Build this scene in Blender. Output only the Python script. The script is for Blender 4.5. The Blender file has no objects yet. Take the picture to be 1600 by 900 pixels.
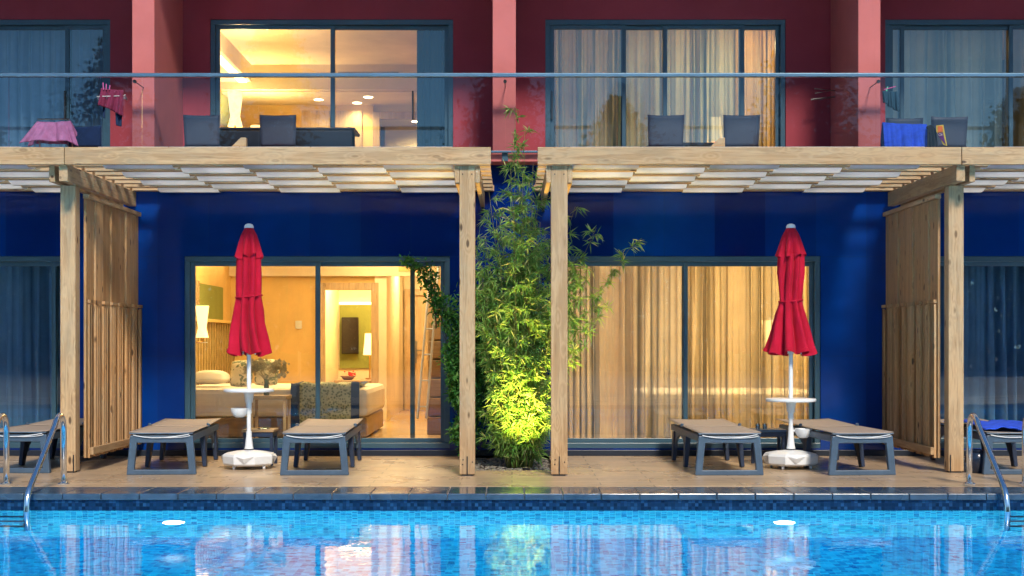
import bpy, math, random
from mathutils import Vector, Matrix
R = math.radians
random.seed(7)
SC = bpy.context.scene
COL = SC.collection

# ------------------------------------------------------------------ camera, world, sun, exposure
cam_d = bpy.data.cameras.new('camera'); cam = bpy.data.objects.new('camera', cam_d); COL.objects.link(cam)
cam.location = (0, -12, 1.137); cam.rotation_euler = (R(90), 0, 0)
cam_d.sensor_width = 36; cam_d.lens = 48.6
cam_d.shift_y = (539-450)/1600*-1*-1
cam_d.clip_start = .1; cam_d.clip_end = 2000
SC.camera = cam

SUN_EL, SUN_AZ = 40, 13          # behind the camera, a little to its right
W = bpy.data.worlds.new('World'); SC.world = W; W.use_nodes = True
nt = W.node_tree; bg = nt.nodes['Background']
sky = nt.nodes.new('ShaderNodeTexSky'); sky.sky_type = 'NISHITA'; sky.sun_disc = False
sky.sun_elevation = R(SUN_EL); sky.sun_rotation = R(180-SUN_AZ); sky.ozone_density = 4.0; sky.air_density = 1.0; sky.dust_density = .4
tint = nt.nodes.new('ShaderNodeMix'); tint.data_type = 'RGBA'; tint.blend_type = 'MULTIPLY'
tint.inputs[0].default_value = 1; tint.inputs[7].default_value = (.62, .93, 1.06, 1)
nt.links.new(sky.outputs[0], tint.inputs[6]); nt.links.new(tint.outputs[2], bg.inputs[0])
bg.inputs[1].default_value = .075
sd = bpy.data.lights.new('sun', 'SUN'); sun = bpy.data.objects.new('sun', sd); COL.objects.link(sun)
sd.energy = 2.3; sd.angle = R(10); sd.color = (1, .88, .72)
a, e = R(SUN_AZ), R(SUN_EL)
sun.rotation_euler = Vector((-math.sin(a)*math.cos(e), math.cos(a)*math.cos(e), -math.sin(e))).to_track_quat('-Z', 'Y').to_euler()
SC.view_settings.view_transform = 'Standard'; SC.view_settings.look = 'None'
SC.view_settings.exposure = .92; SC.view_settings.gamma = 1
SC.cycles.use_denoising = True
SC.cycles.max_bounces = 10; SC.cycles.diffuse_bounces = 4; SC.cycles.glossy_bounces = 4
SC.cycles.transmission_bounces = 6; SC.cycles.transparent_max_bounces = 24
SC.cycles.sample_clamp_indirect = 4; SC.cycles.blur_glossy = .5

# ------------------------------------------------------------------ materials
MATS = {}
class NB:
    def __init__(s, name):
        m = bpy.data.materials.new(name); m.use_nodes = True; s.m = m; s.t = m.node_tree; s.b = s.t.nodes['Principled BSDF']
        s.out = s.t.nodes['Material Output']; MATS[name] = m
    def n(s, typ, **kw):
        nd = s.t.nodes.new(typ)
        for k, v in kw.items(): setattr(nd, k, v)
        return nd
    def l(s, a, b): s.t.links.new(a, b)
    def put(s, sock, v):
        if isinstance(v, bpy.types.NodeSocket): s.l(v, sock)
        else: sock.default_value = v
    def math(s, op, a, b=0, c=None, clamp=False):
        nd = s.n('ShaderNodeMath', operation=op, use_clamp=clamp); s.put(nd.inputs[0], a); s.put(nd.inputs[1], b)
        if c is not None: s.put(nd.inputs[2], c)
        return nd.outputs[0]
    def vmath(s, op, a, b=(0, 0, 0)):
        nd = s.n('ShaderNodeVectorMath', operation=op); s.put(nd.inputs[0], a); s.put(nd.inputs[1], b); return nd.outputs[0]
    def coord(s, k='Object'): return s.n('ShaderNodeTexCoord').outputs[k]
    def noise(s, vec, scale, detail=3, rough=.5, dist=0):
        nd = s.n('ShaderNodeTexNoise'); s.l(vec, nd.inputs['Vector']); nd.inputs['Scale'].default_value = scale
        nd.inputs['Detail'].default_value = detail; nd.inputs['Roughness'].default_value = rough; nd.inputs['Distortion'].default_value = dist
        return nd.outputs[0]
    def mix(s, f, a, b, blend='MIX'):
        nd = s.n('ShaderNodeMix', data_type='RGBA', blend_type=blend); s.put(nd.inputs[0], f)
        for i, v in ((6, a), (7, b)):
            if isinstance(v, tuple): nd.inputs[i].default_value = (*v[:3], 1)
            else: s.l(v, nd.inputs[i])
        return nd.outputs[2]
    def rng(s, v, a, b, c=0, d=1):
        nd = s.n('ShaderNodeMapRange'); s.put(nd.inputs[0], v)
        for i, x in enumerate((a, b, c, d)): nd.inputs[i+1].default_value = x
        return nd.outputs[0]
    def attr(s, name='rv'):
        return s.n('ShaderNodeAttribute', attribute_name=name).outputs['Fac']
    def bump(s, h, strength, dist=.01):
        nd = s.n('ShaderNodeBump'); s.l(h, nd.inputs['Height']); nd.inputs['Strength'].default_value = strength
        nd.inputs['Distance'].default_value = dist; s.l(nd.outputs[0], s.b.inputs['Normal']); return nd.outputs[0]
    def set(s, **kw):
        for k, v in kw.items():
            s.put(s.b.inputs[k.replace('_', ' ')], (*v, 1) if isinstance(v, tuple) and len(v) == 3 else v)

def plain(name, col, rough=.5, var=.12, scale=6, metal=0, bump=0, bscale=60, spec=.5, rv=0, coat=0):
    k = NB(name); c = k.coord()
    f = k.noise(c, scale, 4, .6)
    d = tuple(x*(1-var) for x in col); l_ = tuple(min(1, x*(1+var)) for x in col)
    cc = k.mix(k.rng(f, .3, .7), d, l_)
    if rv:
        cc = k.mix(k.rng(k.attr(), 0, 1, 0, rv), cc, tuple(x*.35 for x in col))
    k.l(cc, k.b.inputs['Base Color']); k.set(Roughness=rough, Metallic=float(metal), Specular_IOR_Level=spec)
    if coat: k.b.inputs['Coat Weight'].default_value = coat
    if bump: k.bump(k.noise(c, bscale, 4, .6), bump, .004)
    return k.m

def wood(name, axis, light=(.62, .415, .225), dark=(.34, .195, .09), knots=1.0, rough=.62):
    k = NB(name); c = k.coord(); rv = k.attr()
    sc = {'x': (1.1, 16, 16), 'y': (16, 1.1, 16), 'z': (16, 16, 1.1)}[axis]
    off = k.n('ShaderNodeCombineXYZ'); 
    for i, m_ in enumerate((13.1, 7.7, 3.3)): k.l(k.math('MULTIPLY', rv, m_), off.inputs[i])
    v = k.vmath('ADD', k.vmath('MULTIPLY', c, sc), off.outputs[0])
    # knots bend the grain
    ks = {'x': (4.2, 11.0, 11.0), 'y': (11.0, 4.2, 11.0), 'z': (11.0, 11.0, 4.2)}[axis]
    kv = k.vmath('ADD', k.vmath('MULTIPLY', c, ks), off.outputs[0])
    vo = k.n('ShaderNodeTexVoronoi'); k.l(kv, vo.inputs['Vector']); vo.inputs['Scale'].default_value = 1
    dist = vo.outputs['Distance']
    ring = k.math('MULTIPLY', k.math('SUBTRACT', 1.0, k.rng(dist, 0, .45)), 1.2)
    g = k.noise(v, 1.0, 6, .62, .4)
    wv = k.math('SINE', k.math('ADD', k.math('MULTIPLY', g, 26), k.math('MULTIPLY', ring, 12)))
    f = k.math('ADD', k.math('MULTIPLY', k.rng(wv, -1, 1), .35), k.math('MULTIPLY', k.rng(g, .3, .7), .65))
    col = k.mix(f, dark, light)
    big = k.noise(c, 1.7, 3, .6)
    col = k.mix(k.rng(big, .35, .68, 0, .45), col, (.42, .33, .22))
    wst = k.noise(k.vmath('MULTIPLY', c, {'x': (.8, 5, 5), 'y': (5, .8, 5), 'z': (5, 5, .8)}[axis]), 1.6, 5, .65)
    col = k.mix(k.rng(wst, .52, .72, 0, .5), col, (.27, .24, .17)); col = k.mix(k.rng(wst, .46, .30, 0, .35), col, (.52, .27, .11))
    tone = k.mix(k.math('MULTIPLY', rv, .85 if name == 'screen_pine' else .45), (1, 1, 1), (.62, .56, .48))
    col = k.mix(1.0, col, tone, 'MULTIPLY')
    kn = k.math('MULTIPLY', k.rng(dist, .10, .18, .95*knots, 0), k.rng(k.noise(v, .13, 2, .5), .42, .56))
    col = k.mix(kn, col, (.055, .025, .012))
    fine = k.noise(v, 5, 2, .5)
    col = k.mix(k.rng(fine, .56, .72, 0, .5), col, (.20, .11, .05))
    k.l(col, k.b.inputs['Base Color']); k.set(Roughness=rough, Specular_IOR_Level=.3)
    k.bump(k.math('ADD', f, k.math('MULTIPLY', fine, .5)), .25, .003)
    return k.m
for ax in 'xyz': wood('pine_'+ax, ax)
wood('oak_x', 'x', (.42, .27, .13), (.28, .165, .075), 0, .4); wood('oak_z', 'z', (.66, .48, .28), (.50, .34, .18), 0, .4)
wood('screen_pine', 'z', (.64, .37, .165), (.36, .18, .07), 1.0)

def plaster(name, col):
    k = NB(name); c = k.coord()
    f = k.noise(c, 1.3, 5, .6); cc = k.mix(k.rng(f, .3, .7), tuple(x*.86 for x in col), tuple(x*1.1 for x in col))
    st = k.noise(k.vmath('MULTIPLY', c, (9, 9, .5)), 1, 4, .6)      # faint rain streaks
    cc = k.mix(k.rng(st, .58, .8, 0, .22), cc, tuple(x*.6 for x in col))
    k.l(cc, k.b.inputs['Base Color']); k.set(Roughness=.75, Specular_IOR_Level=.3)
    k.bump(k.noise(c, 140, 3, .7), .35, .003); return k.m
plaster('red_plaster', (.50, .14, .135)); plaster('red_shaded', (.33, .045, .065)); plaster('cream_plaster', (.76, .64, .44))  # second red is the same plaster with the recess shade in its colour
plaster('ochre_plaster', (.70, .47, .17)); plaster('grey_plaster', (.3, .3, .3)); plaster('olive_panel', (.20, .22, .05))
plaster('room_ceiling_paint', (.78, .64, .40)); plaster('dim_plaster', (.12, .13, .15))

k = NB('blue_panel')                    # glossy blue cladding with fine joints
c = k.coord('Object'); sx = k.n('ShaderNodeSeparateXYZ'); k.l(c, sx.inputs[0])
def joint(o, per, wd):
    fr = k.math('FRACT', k.math('DIVIDE', o, per)); return k.math('LESS_THAN', fr, wd/per)
idx = k.math('FLOOR', k.math('DIVIDE', sx.outputs[0], .52)); wn = k.n('ShaderNodeTexWhiteNoise', noise_dimensions='1D'); k.l(idx, wn.inputs['W'])
base = k.mix(wn.outputs[0], (.0006, .011, .11), (.001, .040, .25))  # tone differs per panel: panel-shaped reflections put into the colour
n1 = k.noise(c, 1.1, 3, .6); base = k.mix(k.rng(n1, .4, .7, 0, .5), base, (.002, .012, .09))
jm = k.math('MAXIMUM', joint(sx.outputs[0], .52, .005), joint(sx.outputs[2], 1.02, .005))
base = k.mix(k.math('MULTIPLY', jm, .6), base, (.01, .03, .12))
k.l(base, k.b.inputs['Base Color']); k.set(Roughness=.10, Specular_IOR_Level=.34)
k.bump(k.noise(c, 1.6, 2, .5), .10, .02)

plain('frame_metal', (.035, .085, .125), .32, .1, 3, 0, .05, spec=.6)
plain('frame_dark', (.008, .015, .03), .4, .1, 3)
plain('rail_metal', (.16, .26, .34), .25, .1, 3, .7)
plain('white_plastic', (.72, .74, .76), .38, .05, 8, bump=.05)
plain('grey_plastic', (.055, .095, .15), .42, .15, 10, bump=.15, bscale=200)
plain('dark_plastic', (.014, .026, .06), .4, .2, 10, bump=.1)
plain('black_iron', (.01, .01, .012), .5)
plain('black_cloth', (.008, .009, .015), .9, .3, 20, bump=.4)
plain('orange_cloth', (.75, .17, .02), .9, .15, 20, bump=.4); plain('yellow_cloth', (.65, .5, .06), .9, .1, 20)
plain('purple_cloth', (.13, .015, .16), .9, .2, 20); plain('mauve_cloth', (.48, .17, .34), .9, .2, 14, bump=.5, bscale=90)
plain('maroon_cloth', (.20, .02, .07), .9, .2, 14, bump=.5, bscale=90); plain('navy_cloth', (.01, .035, .11), .9, .2, 14, bump=.5)
plain('blue_towel', (.02, .08, .62), .95, .25, 12, bump=.8, bscale=120); plain('pink_plastic', (.6, .12, .35), .5)
plain('teal_cloth', (.008, .05, .09), .9, .2, 14, bump=.5); plain('green_plastic', (.1, .5, .3), .5)
plain('white_cloth', (.75, .68, .55), .9, .06, 5, bump=.3, bscale=40)
plain('chair_shell', (.07, .085, .12), .5, .12, 5, bump=.2, bscale=120)
plain('table_dark', (.012, .014, .022), .35); plain('brass', (.5, .33, .12), .3, .1, 5, 1)
plain('steel_dull', (.35, .35, .35), .3, .1, 5, 1); plain('soil', (.035, .025, .018), .95, .5, 30, bump=.8, bscale=40)
plain('pebble', (.22, .2, .17), .8, .3, 12, rv=.7); plain('far_pave', (.25, .24, .22), .8, .2, 2)
plain('bowl_clay', (.16, .07, .04), .5); plain('red_flower', (.6, .02, .02), .8); plain('dry_flower', (.55, .46, .27), .9, .3, 60, rv=.6)
plain('vase_glass', (.10, .13, .05), .15); plain('screen_black', (.006, .006, .008), .15)
plain('pot_glaze', (.012, .02, .04), .2, .3, 14, bump=.2, bscale=30); plain('socket_white', (.6, .58, .5), .4)
plain('ribbed_wood', (.34, .24, .09), .6, .2, 10); plain('gold_trim', (.62, .42, .14), .45)
plain('culm', (.16, .17, .04), .5, .3, 14, rv=.5); plain('bark', (.06, .045, .03), .9, .3, 20)
plain('light_floor', (.45, .31, .16), .25, .15, 2); plain('seal_black', (.01, .012, .015), .6)

k = NB('chrome'); k.set(Base_Color=(.72, .76, .80), Metallic=1.0, Roughness=.13)
k.l(k.rng(k.noise(k.coord(), 30, 3, .6), .3, .7, .10, .22), k.b.inputs['Roughness'])

k = NB('red_canvas'); c = k.coord()     # parasol cloth, woven
n1 = k.noise(c, 5, 4, .6); cc = k.mix(k.rng(n1, .3, .7), (.33, .002, .018), (.47, .004, .032))
k.l(cc, k.b.inputs['Base Color']); k.set(Roughness=.8, Specular_IOR_Level=.2)
k.b.inputs['Sheen Weight'].default_value = .03
k.bump(k.noise(k.vmath('MULTIPLY', c, (1, 1, .35)), 26, 4, .6), .5, .008)

k = NB('sling'); c = k.coord(); sx = k.n('ShaderNodeSeparateXYZ'); k.l(c, sx.inputs[0])     # mesh fabric with woven ribs
w = k.math('SINE', k.math('MULTIPLY', sx.outputs[1], 110)); n1 = k.noise(c, 9, 4, .6)
cc = k.mix(k.rng(w, -1, 1), (.27, .21, .17), (.43, .34, .27)); cc = k.mix(k.rng(n1, .4, .75, 0, .5), cc, (.26, .22, .19))
k.l(cc, k.b.inputs['Base Color']); k.set(Roughness=.7); k.bump(w, .3, .003)

def clothmix(name, col, trans, thru, rough=.9):
    k = NB(name); c = k.coord(); n1 = k.noise(c, 3, 3, .6)
    cc = k.mix(k.rng(n1, .3, .7), tuple(x*.88 for x in col), tuple(min(1, x*1.08) for x in col))
    d = k.n('ShaderNodeBsdfDiffuse'); t = k.n('ShaderNodeBsdfTranslucent'); lw0 = k.n('ShaderNodeLayerWeight'); lw0.inputs[0].default_value = .5      # cloth seen along its folds lets less light through
    c2 = k.mix(k.rng(lw0.outputs['Facing'], .15, .72), (1, 1, 1), (.20, .21, .24)) if thru else (1, 1, 1)
    k.l(cc, d.inputs[0]); k.l(k.mix(1.0, cc, c2, 'MULTIPLY'), t.inputs[0])
    m1 = k.n('ShaderNodeMixShader'); m1.inputs[0].default_value = trans; k.l(d.outputs[0], m1.inputs[1]); k.l(t.outputs[0], m1.inputs[2])
    if thru:
        tr = k.n('ShaderNodeBsdfTransparent'); m2 = k.n('ShaderNodeMixShader'); lw = k.n('ShaderNodeLayerWeight'); lw.inputs[0].default_value = .5; k.l(k.rng(lw.outputs['Facing'], 0, .75, thru, 0), m2.inputs[0])
        k.l(m1.outputs[0], m2.inputs[1]); k.l(tr.outputs[0], m2.inputs[2]); k.l(m2.outputs[0], k.out.inputs[0])
    else: k.l(m1.outputs[0], k.out.inputs[0])
clothmix('shade_strip', (.92, .95, .94), .8, 0)
clothmix('sheer', (.68, .57, .38), .66, .50); clothmix('sheer_pale', (.66, .64, .60), .6, .50); clothmix('sheer_cool', (.48, .60, .60), .4, .25); clothmix('sheer_dark', (.27, .46, .72), .35, .12)
clothmix('lamp_shade', (.9, .72, .42), .6, 0); clothmix('drape', (.30, .24, .15), .1, 0); clothmix('drape_dark', (.035, .055, .06), .05, 0)

k = NB('throw_weave'); c = k.coord(); vo = k.n('ShaderNodeTexVoronoi'); k.l(c, vo.inputs['Vector']); vo.inputs['Scale'].default_value = 38
cc = k.mix(k.rng(vo.outputs['Distance'], .3, .55), (.12, .14, .07), (.36, .36, .22)); k.l(cc, k.b.inputs['Base Color']); k.set(Roughness=.9)
k = NB('leaf_print'); c = k.coord(); n1 = k.noise(c, 14, 3, .5, 1.5)
cc = k.mix(k.rng(n1, .52, .57), (.66, .58, .40), (.16, .19, .11)); k.l(cc, k.b.inputs['Base Color']); k.set(Roughness=.9)
k = NB('carved_panel'); c = k.coord(); vo = k.n('ShaderNodeTexVoronoi', feature='DISTANCE_TO_EDGE'); k.l(c, vo.inputs['Vector']); vo.inputs['Scale'].default_value = 16
cc = k.mix(k.rng(vo.outputs['Distance'], .03, .08), (.55, .40, .20), (.22, .13, .05)); k.l(cc, k.b.inputs['Base Color']); k.set(Roughness=.7)

def glass(name, refl, tintc, rough=.0, fm=1.0):
    k = NB(name); fr = k.n('ShaderNodeFresnel'); fr.inputs[0].default_value = 1.5
    f = k.math('ADD', k.math('MULTIPLY', fr.outputs[0], fm), refl, clamp=True)
    t = k.n('ShaderNodeBsdfTransparent'); t.inputs[0].default_value = (*tintc, 1)
    g = k.n('ShaderNodeBsdfGlossy'); g.inputs['Roughness'].default_value = rough; g.inputs[0].default_value = (.85, .95, 1, 1)
    nb = k.n('ShaderNodeBump'); nb.inputs['Strength'].default_value = .04; nb.inputs['Distance'].default_value = .02
    k.l(k.noise(k.coord(), 1.2, 1, .4), nb.inputs['Height']); k.l(nb.outputs[0], g.inputs['Normal'])
    m = k.n('ShaderNodeMixShader'); k.l(f, m.inputs[0]); k.l(t.outputs[0], m.inputs[1]); k.l(g.outputs[0], m.inputs[2]); k.l(m.outputs[0], k.out.inputs[0])
glass('window_glass', .05, (.93, .96, .95)); glass('rail_glass', .0, (.93, .95, .97), fm=.38); glass('drink_glass', .30, (.9, .95, .95))

def emit(name, col, s):
    k = NB(name); k.set(Base_Color=col, Emission_Color=col); k.b.inputs['Emission Strength'].default_value = s
emit('lamp_glow', (1, .80, .45), 9); emit('pool_lamp_glow', (.85, .97, 1), 6); emit('cove_glow', (1, .72, .34), 3.5); emit('garden_glow', (1, .85, .3), 20)
emit('shade_lit', (1, .66, .25), 1.5)

def tiles(name, size, ca, cb, cc_, grout, axes, rough=.2, gw=.07):
    k = NB(name); c = k.coord(); sp = k.n('ShaderNodeSeparateXYZ'); k.l(c, sp.inputs[0])
    u, v = sp.outputs[axes[0]], sp.outputs[axes[1]]
    us, vs = k.math('DIVIDE', u, size), k.math('DIVIDE', v, size)
    cb_ = k.n('ShaderNodeCombineXYZ'); k.l(k.math('FLOOR', us), cb_.inputs[0]); k.l(k.math('FLOOR', vs), cb_.inputs[1])
    wn = k.n('ShaderNodeTexWhiteNoise', noise_dimensions='2D'); k.l(cb_.outputs[0], wn.inputs['Vector'])
    r = wn.outputs[0]
    col = k.mix(k.rng(r, .0, .6), ca, cb); col = k.mix(k.rng(r, .7, 1), col, cc_)
    g = k.math('MAXIMUM', k.math('LESS_THAN', k.math('FRACT', us), gw), k.math('LESS_THAN', k.math('FRACT', vs), gw))
    col = k.mix(g, col, grout); k.l(col, k.b.inputs['Base Color']); k.set(Roughness=rough)
    return k
tiles('pool_tile_wall', .044, (.006, .23, .48), (.035, .48, .72), (.002, .09, .29), (.12, .50, .66), (0, 2))
tiles('pool_tile_floor', .05, (.002, .22, .60), (.008, .54, .97), (.001, .08, .38), (.04, .54, .90), (0, 1))
tiles('pool_tile_side', .044, (.02, .30, .62), (.05, .48, .80), (.012, .16, .48), (.12, .45, .70), (1, 2))
tiles('waterline_mosaic', .026, (.002, .010, .035), (.005, .025, .08), (.015, .06, .15), (.008, .02, .05), (0, 2), .15)

k = NB('coping_stone'); c = k.coord(); n1 = k.noise(c, 7, 6, .65); n2 = k.noise(c, 1.2, 2, .5)
cc = k.mix(k.rng(n1, .3, .7), (.018, .045, .085), (.06, .10, .155)); cc = k.mix(k.math('MULTIPLY', k.attr(), .5), cc, (.04, .07, .11))  # bluish stone: the reflected pool glow is put into the base colour
k.l(cc, k.b.inputs['Base Color']); k.l(k.rng(n2, .35, .65, .08, .35), k.b.inputs['Roughness']); k.bump(n1, .25, .004)

k = NB('deck_plank'); c = k.coord(); br = k.n('ShaderNodeTexBrick'); k.l(c, br.inputs['Vector'])   # wood-look deck tiles
br.inputs['Scale'].default_value = 1; br.inputs['Brick Width'].default_value = 1.15; br.inputs['Row Height'].default_value = .19
br.inputs['Mortar Size'].default_value = .0045; br.inputs['Mortar Smooth'].default_value = .1; br.offset = .37
br.inputs['Color1'].default_value = (.58, .42, .27, 1); br.inputs['Color2'].default_value = (.48, .345, .22, 1); br.inputs['Mortar'].default_value = (.10, .075, .05, 1)
gr = k.noise(k.vmath('MULTIPLY', c, (1.2, 22, 1)), 1, 5, .6); cc = k.mix(k.rng(gr, .35, .7, 0, .4), br.outputs[0], (.25, .17, .10))
dt = k.noise(c, 1.6, 4, .6); cc = k.mix(k.rng(dt, .5, .75, 0, .35), cc, (.20, .16, .13))
wet = k.noise(k.vmath('MULTIPLY', c, (1, 1.6, 1)), 1.1, 4, .6, .4); cc = k.mix(k.rng(wet, .56, .66, 0, .2), cc, (.12, .085, .06)); spk = k.noise(c, 45, 2, .5); cc = k.mix(k.rng(spk, .68, .74, 0, .5), cc, (.12, .09, .06))
k.l(cc, k.b.inputs['Base Color']); k.l(k.rng(dt, .3, .7, .20, .42), k.b.inputs['Roughness']); k.bump(gr, .12, .002)

def leafmat(name, c1, c2, c3):
    k = NB(name); rv = k.attr(); cc = k.mix(k.rng(rv, 0, .75), c1, c2); cc = k.mix(k.rng(rv, .8, 1), cc, c3)
    p = k.b; k.l(cc, p.inputs['Base Color']); k.set(Roughness=.5)
    t = k.n('ShaderNodeBsdfTranslucent'); k.l(cc, t.inputs[0]); m = k.n('ShaderNodeMixShader'); m.inputs[0].default_value = .45
    k.l(p.outputs[0], m.inputs[1]); k.l(t.outputs[0], m.inputs[2]); k.l(m.outputs[0], k.out.inputs[0])
leafmat('bamboo_leaf', (.11, .30, .05), (.27, .44, .10), (.50, .48, .20))
leafmat('shrub_leaf', (.015, .09, .015), (.05, .22, .03), (.16, .34, .05)); leafmat('tree_leaf', (.02, .05, .02), (.04, .09, .03), (.07, .12, .05))

k = NB('water'); g = k.n('ShaderNodeBsdfGlass'); g.inputs['IOR'].default_value = 1.333; g.inputs['Roughness'].default_value = 0
g.inputs[0].default_value = (.97, 1, 1, 1)
c = k.coord(); n1 = k.noise(k.vmath('MULTIPLY', c, (1, .8, 1)), 5.5, 3, .55, .6); n2 = k.noise(c, 22, 2, .5)
nb = k.n('ShaderNodeBump'); nb.inputs['Strength'].default_value = 1; nb.inputs['Distance'].default_value = .0012
k.l(k.math('ADD', n1, k.math('MULTIPLY', n2, .10)), nb.inputs['Height']); k.l(nb.outputs[0], g.inputs['Normal']); k.l(g.outputs[0], k.out.inputs[0])

# ------------------------------------------------------------------ object helpers
ORG = {}
def tag(o, label=None, cat=None, group=None, kind=None):
    if label: o['label'] = label
    if cat: o['category'] = cat
    if group: o['group'] = group
    if kind: o['kind'] = kind
    return o
def empty(name, loc=(0, 0, 0), rz=0):
    o = bpy.data.objects.new(name, None); COL.objects.link(o); o.location = loc; o.rotation_euler = (0, 0, rz)
    o.empty_display_size = .2; return o
def thing(name, label, cat, loc=(0, 0, 0), rz=0, group=None):
    return tag(empty(name, loc, rz), label, cat, group)
def copy_tree(o, parent=None):
    c = o.copy(); COL.objects.link(c)
    if parent: c.parent = parent
    for ch in [x for x in bpy.data.objects if x.parent == o]: copy_tree(ch, c)
    return c

class MB:
    def __init__(s): s.v = []; s.f = []; s.rv = []
    def add(s, vs, fs, r=None):
        b = len(s.v); s.v += [tuple(p) for p in vs]; r = random.random() if r is None else r
        for f in fs: s.f.append(tuple(i+b for i in f)); s.rv.append(r)
        return s
    def box(s, x0, x1, y0, y1, z0, z1, r=None):
        vs = [(x, y, z) for z in (z0, z1) for y in (y0, y1) for x in (x0, x1)]
        return s.add(vs, [(0, 2, 3, 1), (4, 5, 7, 6), (0, 1, 5, 4), (2, 6, 7, 3), (0, 4, 6, 2), (1, 3, 7, 5)], r)
    def quad(s, *p): return s.add(p, [tuple(range(len(p)))])
    def bar(s, p0, p1, w, h, up=(0, 0, 1), taper=1):
        p0, p1 = Vector(p0), Vector(p1); d = (p1-p0).normalized(); u = Vector(up)
        if abs(d.dot(u)) > .98: u = Vector((0, 1, 0))
        sd_ = d.cross(u).normalized(); u = sd_.cross(d).normalized(); vs = []
        for p, k_ in ((p0, 1), (p1, taper)):
            for a_, b_ in ((-1, -1), (1, -1), (1, 1), (-1, 1)): vs.append(p + sd_*a_*w/2*k_ + u*b_*h/2*k_)
        return s.add(vs, [(3, 2, 1, 0), (4, 5, 6, 7), (0, 1, 5, 4), (1, 2, 6, 5), (2, 3, 7, 6), (3, 0, 4, 7)])
    def tube(s, pts, r, n=10, cap=True):
        pts = [Vector(p) for p in pts]; rr = r if isinstance(r, (list, tuple)) else [r]*len(pts); vs = []; fs = []; u = None
        for i, p in enumerate(pts):
            d = (pts[min(i+1, len(pts)-1)]-pts[max(i-1, 0)]).normalized()
            if u is None: u = d.orthogonal().normalized()
            u = (u - d*u.dot(d)).normalized(); w = d.cross(u)
            for j in range(n):
                a_ = 2*math.pi*j/n; vs.append(p + (u*math.cos(a_)+w*math.sin(a_))*rr[i])
        for i in range(len(pts)-1):
            for j in range(n): fs.append((i*n+j, i*n+(j+1) % n, (i+1)*n+(j+1) % n, (i+1)*n+j))
        if cap: fs.append(tuple(range(n))[::-1]); fs.append(tuple((len(pts)-1)*n+j for j in range(n)))
        return s.add(vs, fs)
    def lathe(s, prof, c=(0, 0, 0), n=24, fn=None):
        vs = []; fs = []; m = len(prof)
        for (r, z) in prof:
            for j in range(n):
                a_ = 2*math.pi*j/n; q = r*(fn(a_, z) if fn else 1); vs.append((c[0]+q*math.cos(a_), c[1]+q*math.sin(a_), c[2]+z))
        for i in range(m-1):
            for j in range(n): fs.append((i*n+j, i*n+(j+1) % n, (i+1)*n+(j+1) % n, (i+1)*n+j))
        fs.append(tuple(range(n))[::-1]); fs.append(tuple((m-1)*n+j for j in range(n)))
        return s.add(vs, fs)
    def grid(s, fn, nu, nv, r=None):
        vs = [fn(i/nu, j/nv) for j in range(nv+1) for i in range(nu+1)]
        fs = [(j*(nu+1)+i, j*(nu+1)+i+1, (j+1)*(nu+1)+i+1, (j+1)*(nu+1)+i) for j in range(nv) for i in range(nu)]
        return s.add(vs, fs, r)
    def prism(s, poly, y0, y1):           # poly in x,z; depth along y
        n = len(poly); vs = [(x, y0, z) for x, z in poly]+[(x, y1, z) for x, z in poly]
        return s.add(vs, [tuple(range(n)), tuple(range(n, 2*n))[::-1]]+[(i, i+n, (i+1) % n+n, (i+1) % n) for i in range(n)])
    def build(s, name, mat, parent=None, world=False, bevel=0, smooth=False, solid=0, base=True, weld=False):
        off = Vector((0, 0, 0))
        if parent is None and base and s.v:
            xs, ys, zs = zip(*s.v); off = Vector(((min(xs)+max(xs))/2, (min(ys)+max(ys))/2, min(zs)))
        me = bpy.data.meshes.new(name); vs = s.v
        if parent is not None and world:
            root = parent
            while root.parent: root = root.parent
            M = (Matrix.Translation(root.location) @ root.rotation_euler.to_matrix().to_4x4()).inverted()
            vs = [tuple(M @ Vector(p)) for p in vs]
        elif off.length: vs = [(p[0]-off.x, p[1]-off.y, p[2]-off.z) for p in vs]
        me.from_pydata(vs, [], s.f); 
        at = me.attributes.new('rv', 'FLOAT', 'FACE'); at.data.foreach_set('value', s.rv)
        me.materials.append(MATS[mat])
        if smooth: me.polygons.foreach_set('use_smooth', [True]*len(me.polygons))
        me.update(); o = bpy.data.objects.new(name, me); COL.objects.link(o); o.location = off
        if parent is not None: o.parent = parent
        if smooth and smooth is not True:
            me.set_sharp_from_angle(angle=R(smooth))
        if solid:
            m = o.modifiers.new('thick', 'SOLIDIFY'); m.thickness = solid; m.offset = 0
        if bevel:
            m = o.modifiers.new('bevel', 'BEVEL'); m.width = bevel; m.segments = 2; m.limit_method = 'ANGLE'; m.angle_limit = R(40)
        return o
def light(name, kind, loc, energy, col, parent=None, size=.1, to=None, **kw):
    d = bpy.data.lights.new(name, kind); d.energy = energy; d.color = col
    if kind == 'AREA': d.size = size
    else: d.shadow_soft_size = size
    for k_, v in kw.items(): setattr(d, k_, v)
    o = bpy.data.objects.new(name, d); COL.objects.link(o)
    p = Vector(loc)
    if to is not None: o.rotation_euler = (Vector(to)-p).to_track_quat('-Z', 'Y').to_euler()
    if parent is not None: p = p - parent.location; o.parent = parent
    o.location = p; return o
def bez(p, n=12):
    p = [Vector(q) for q in p]; out = []
    for i in range(n+1):
        t = i/n; q = list(p)
        while len(q) > 1: q = [q[j].lerp(q[j+1], t) for j in range(len(q)-1)]
        out.append(q[0])
    return out
WARM = (1, .72, .33)

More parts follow.
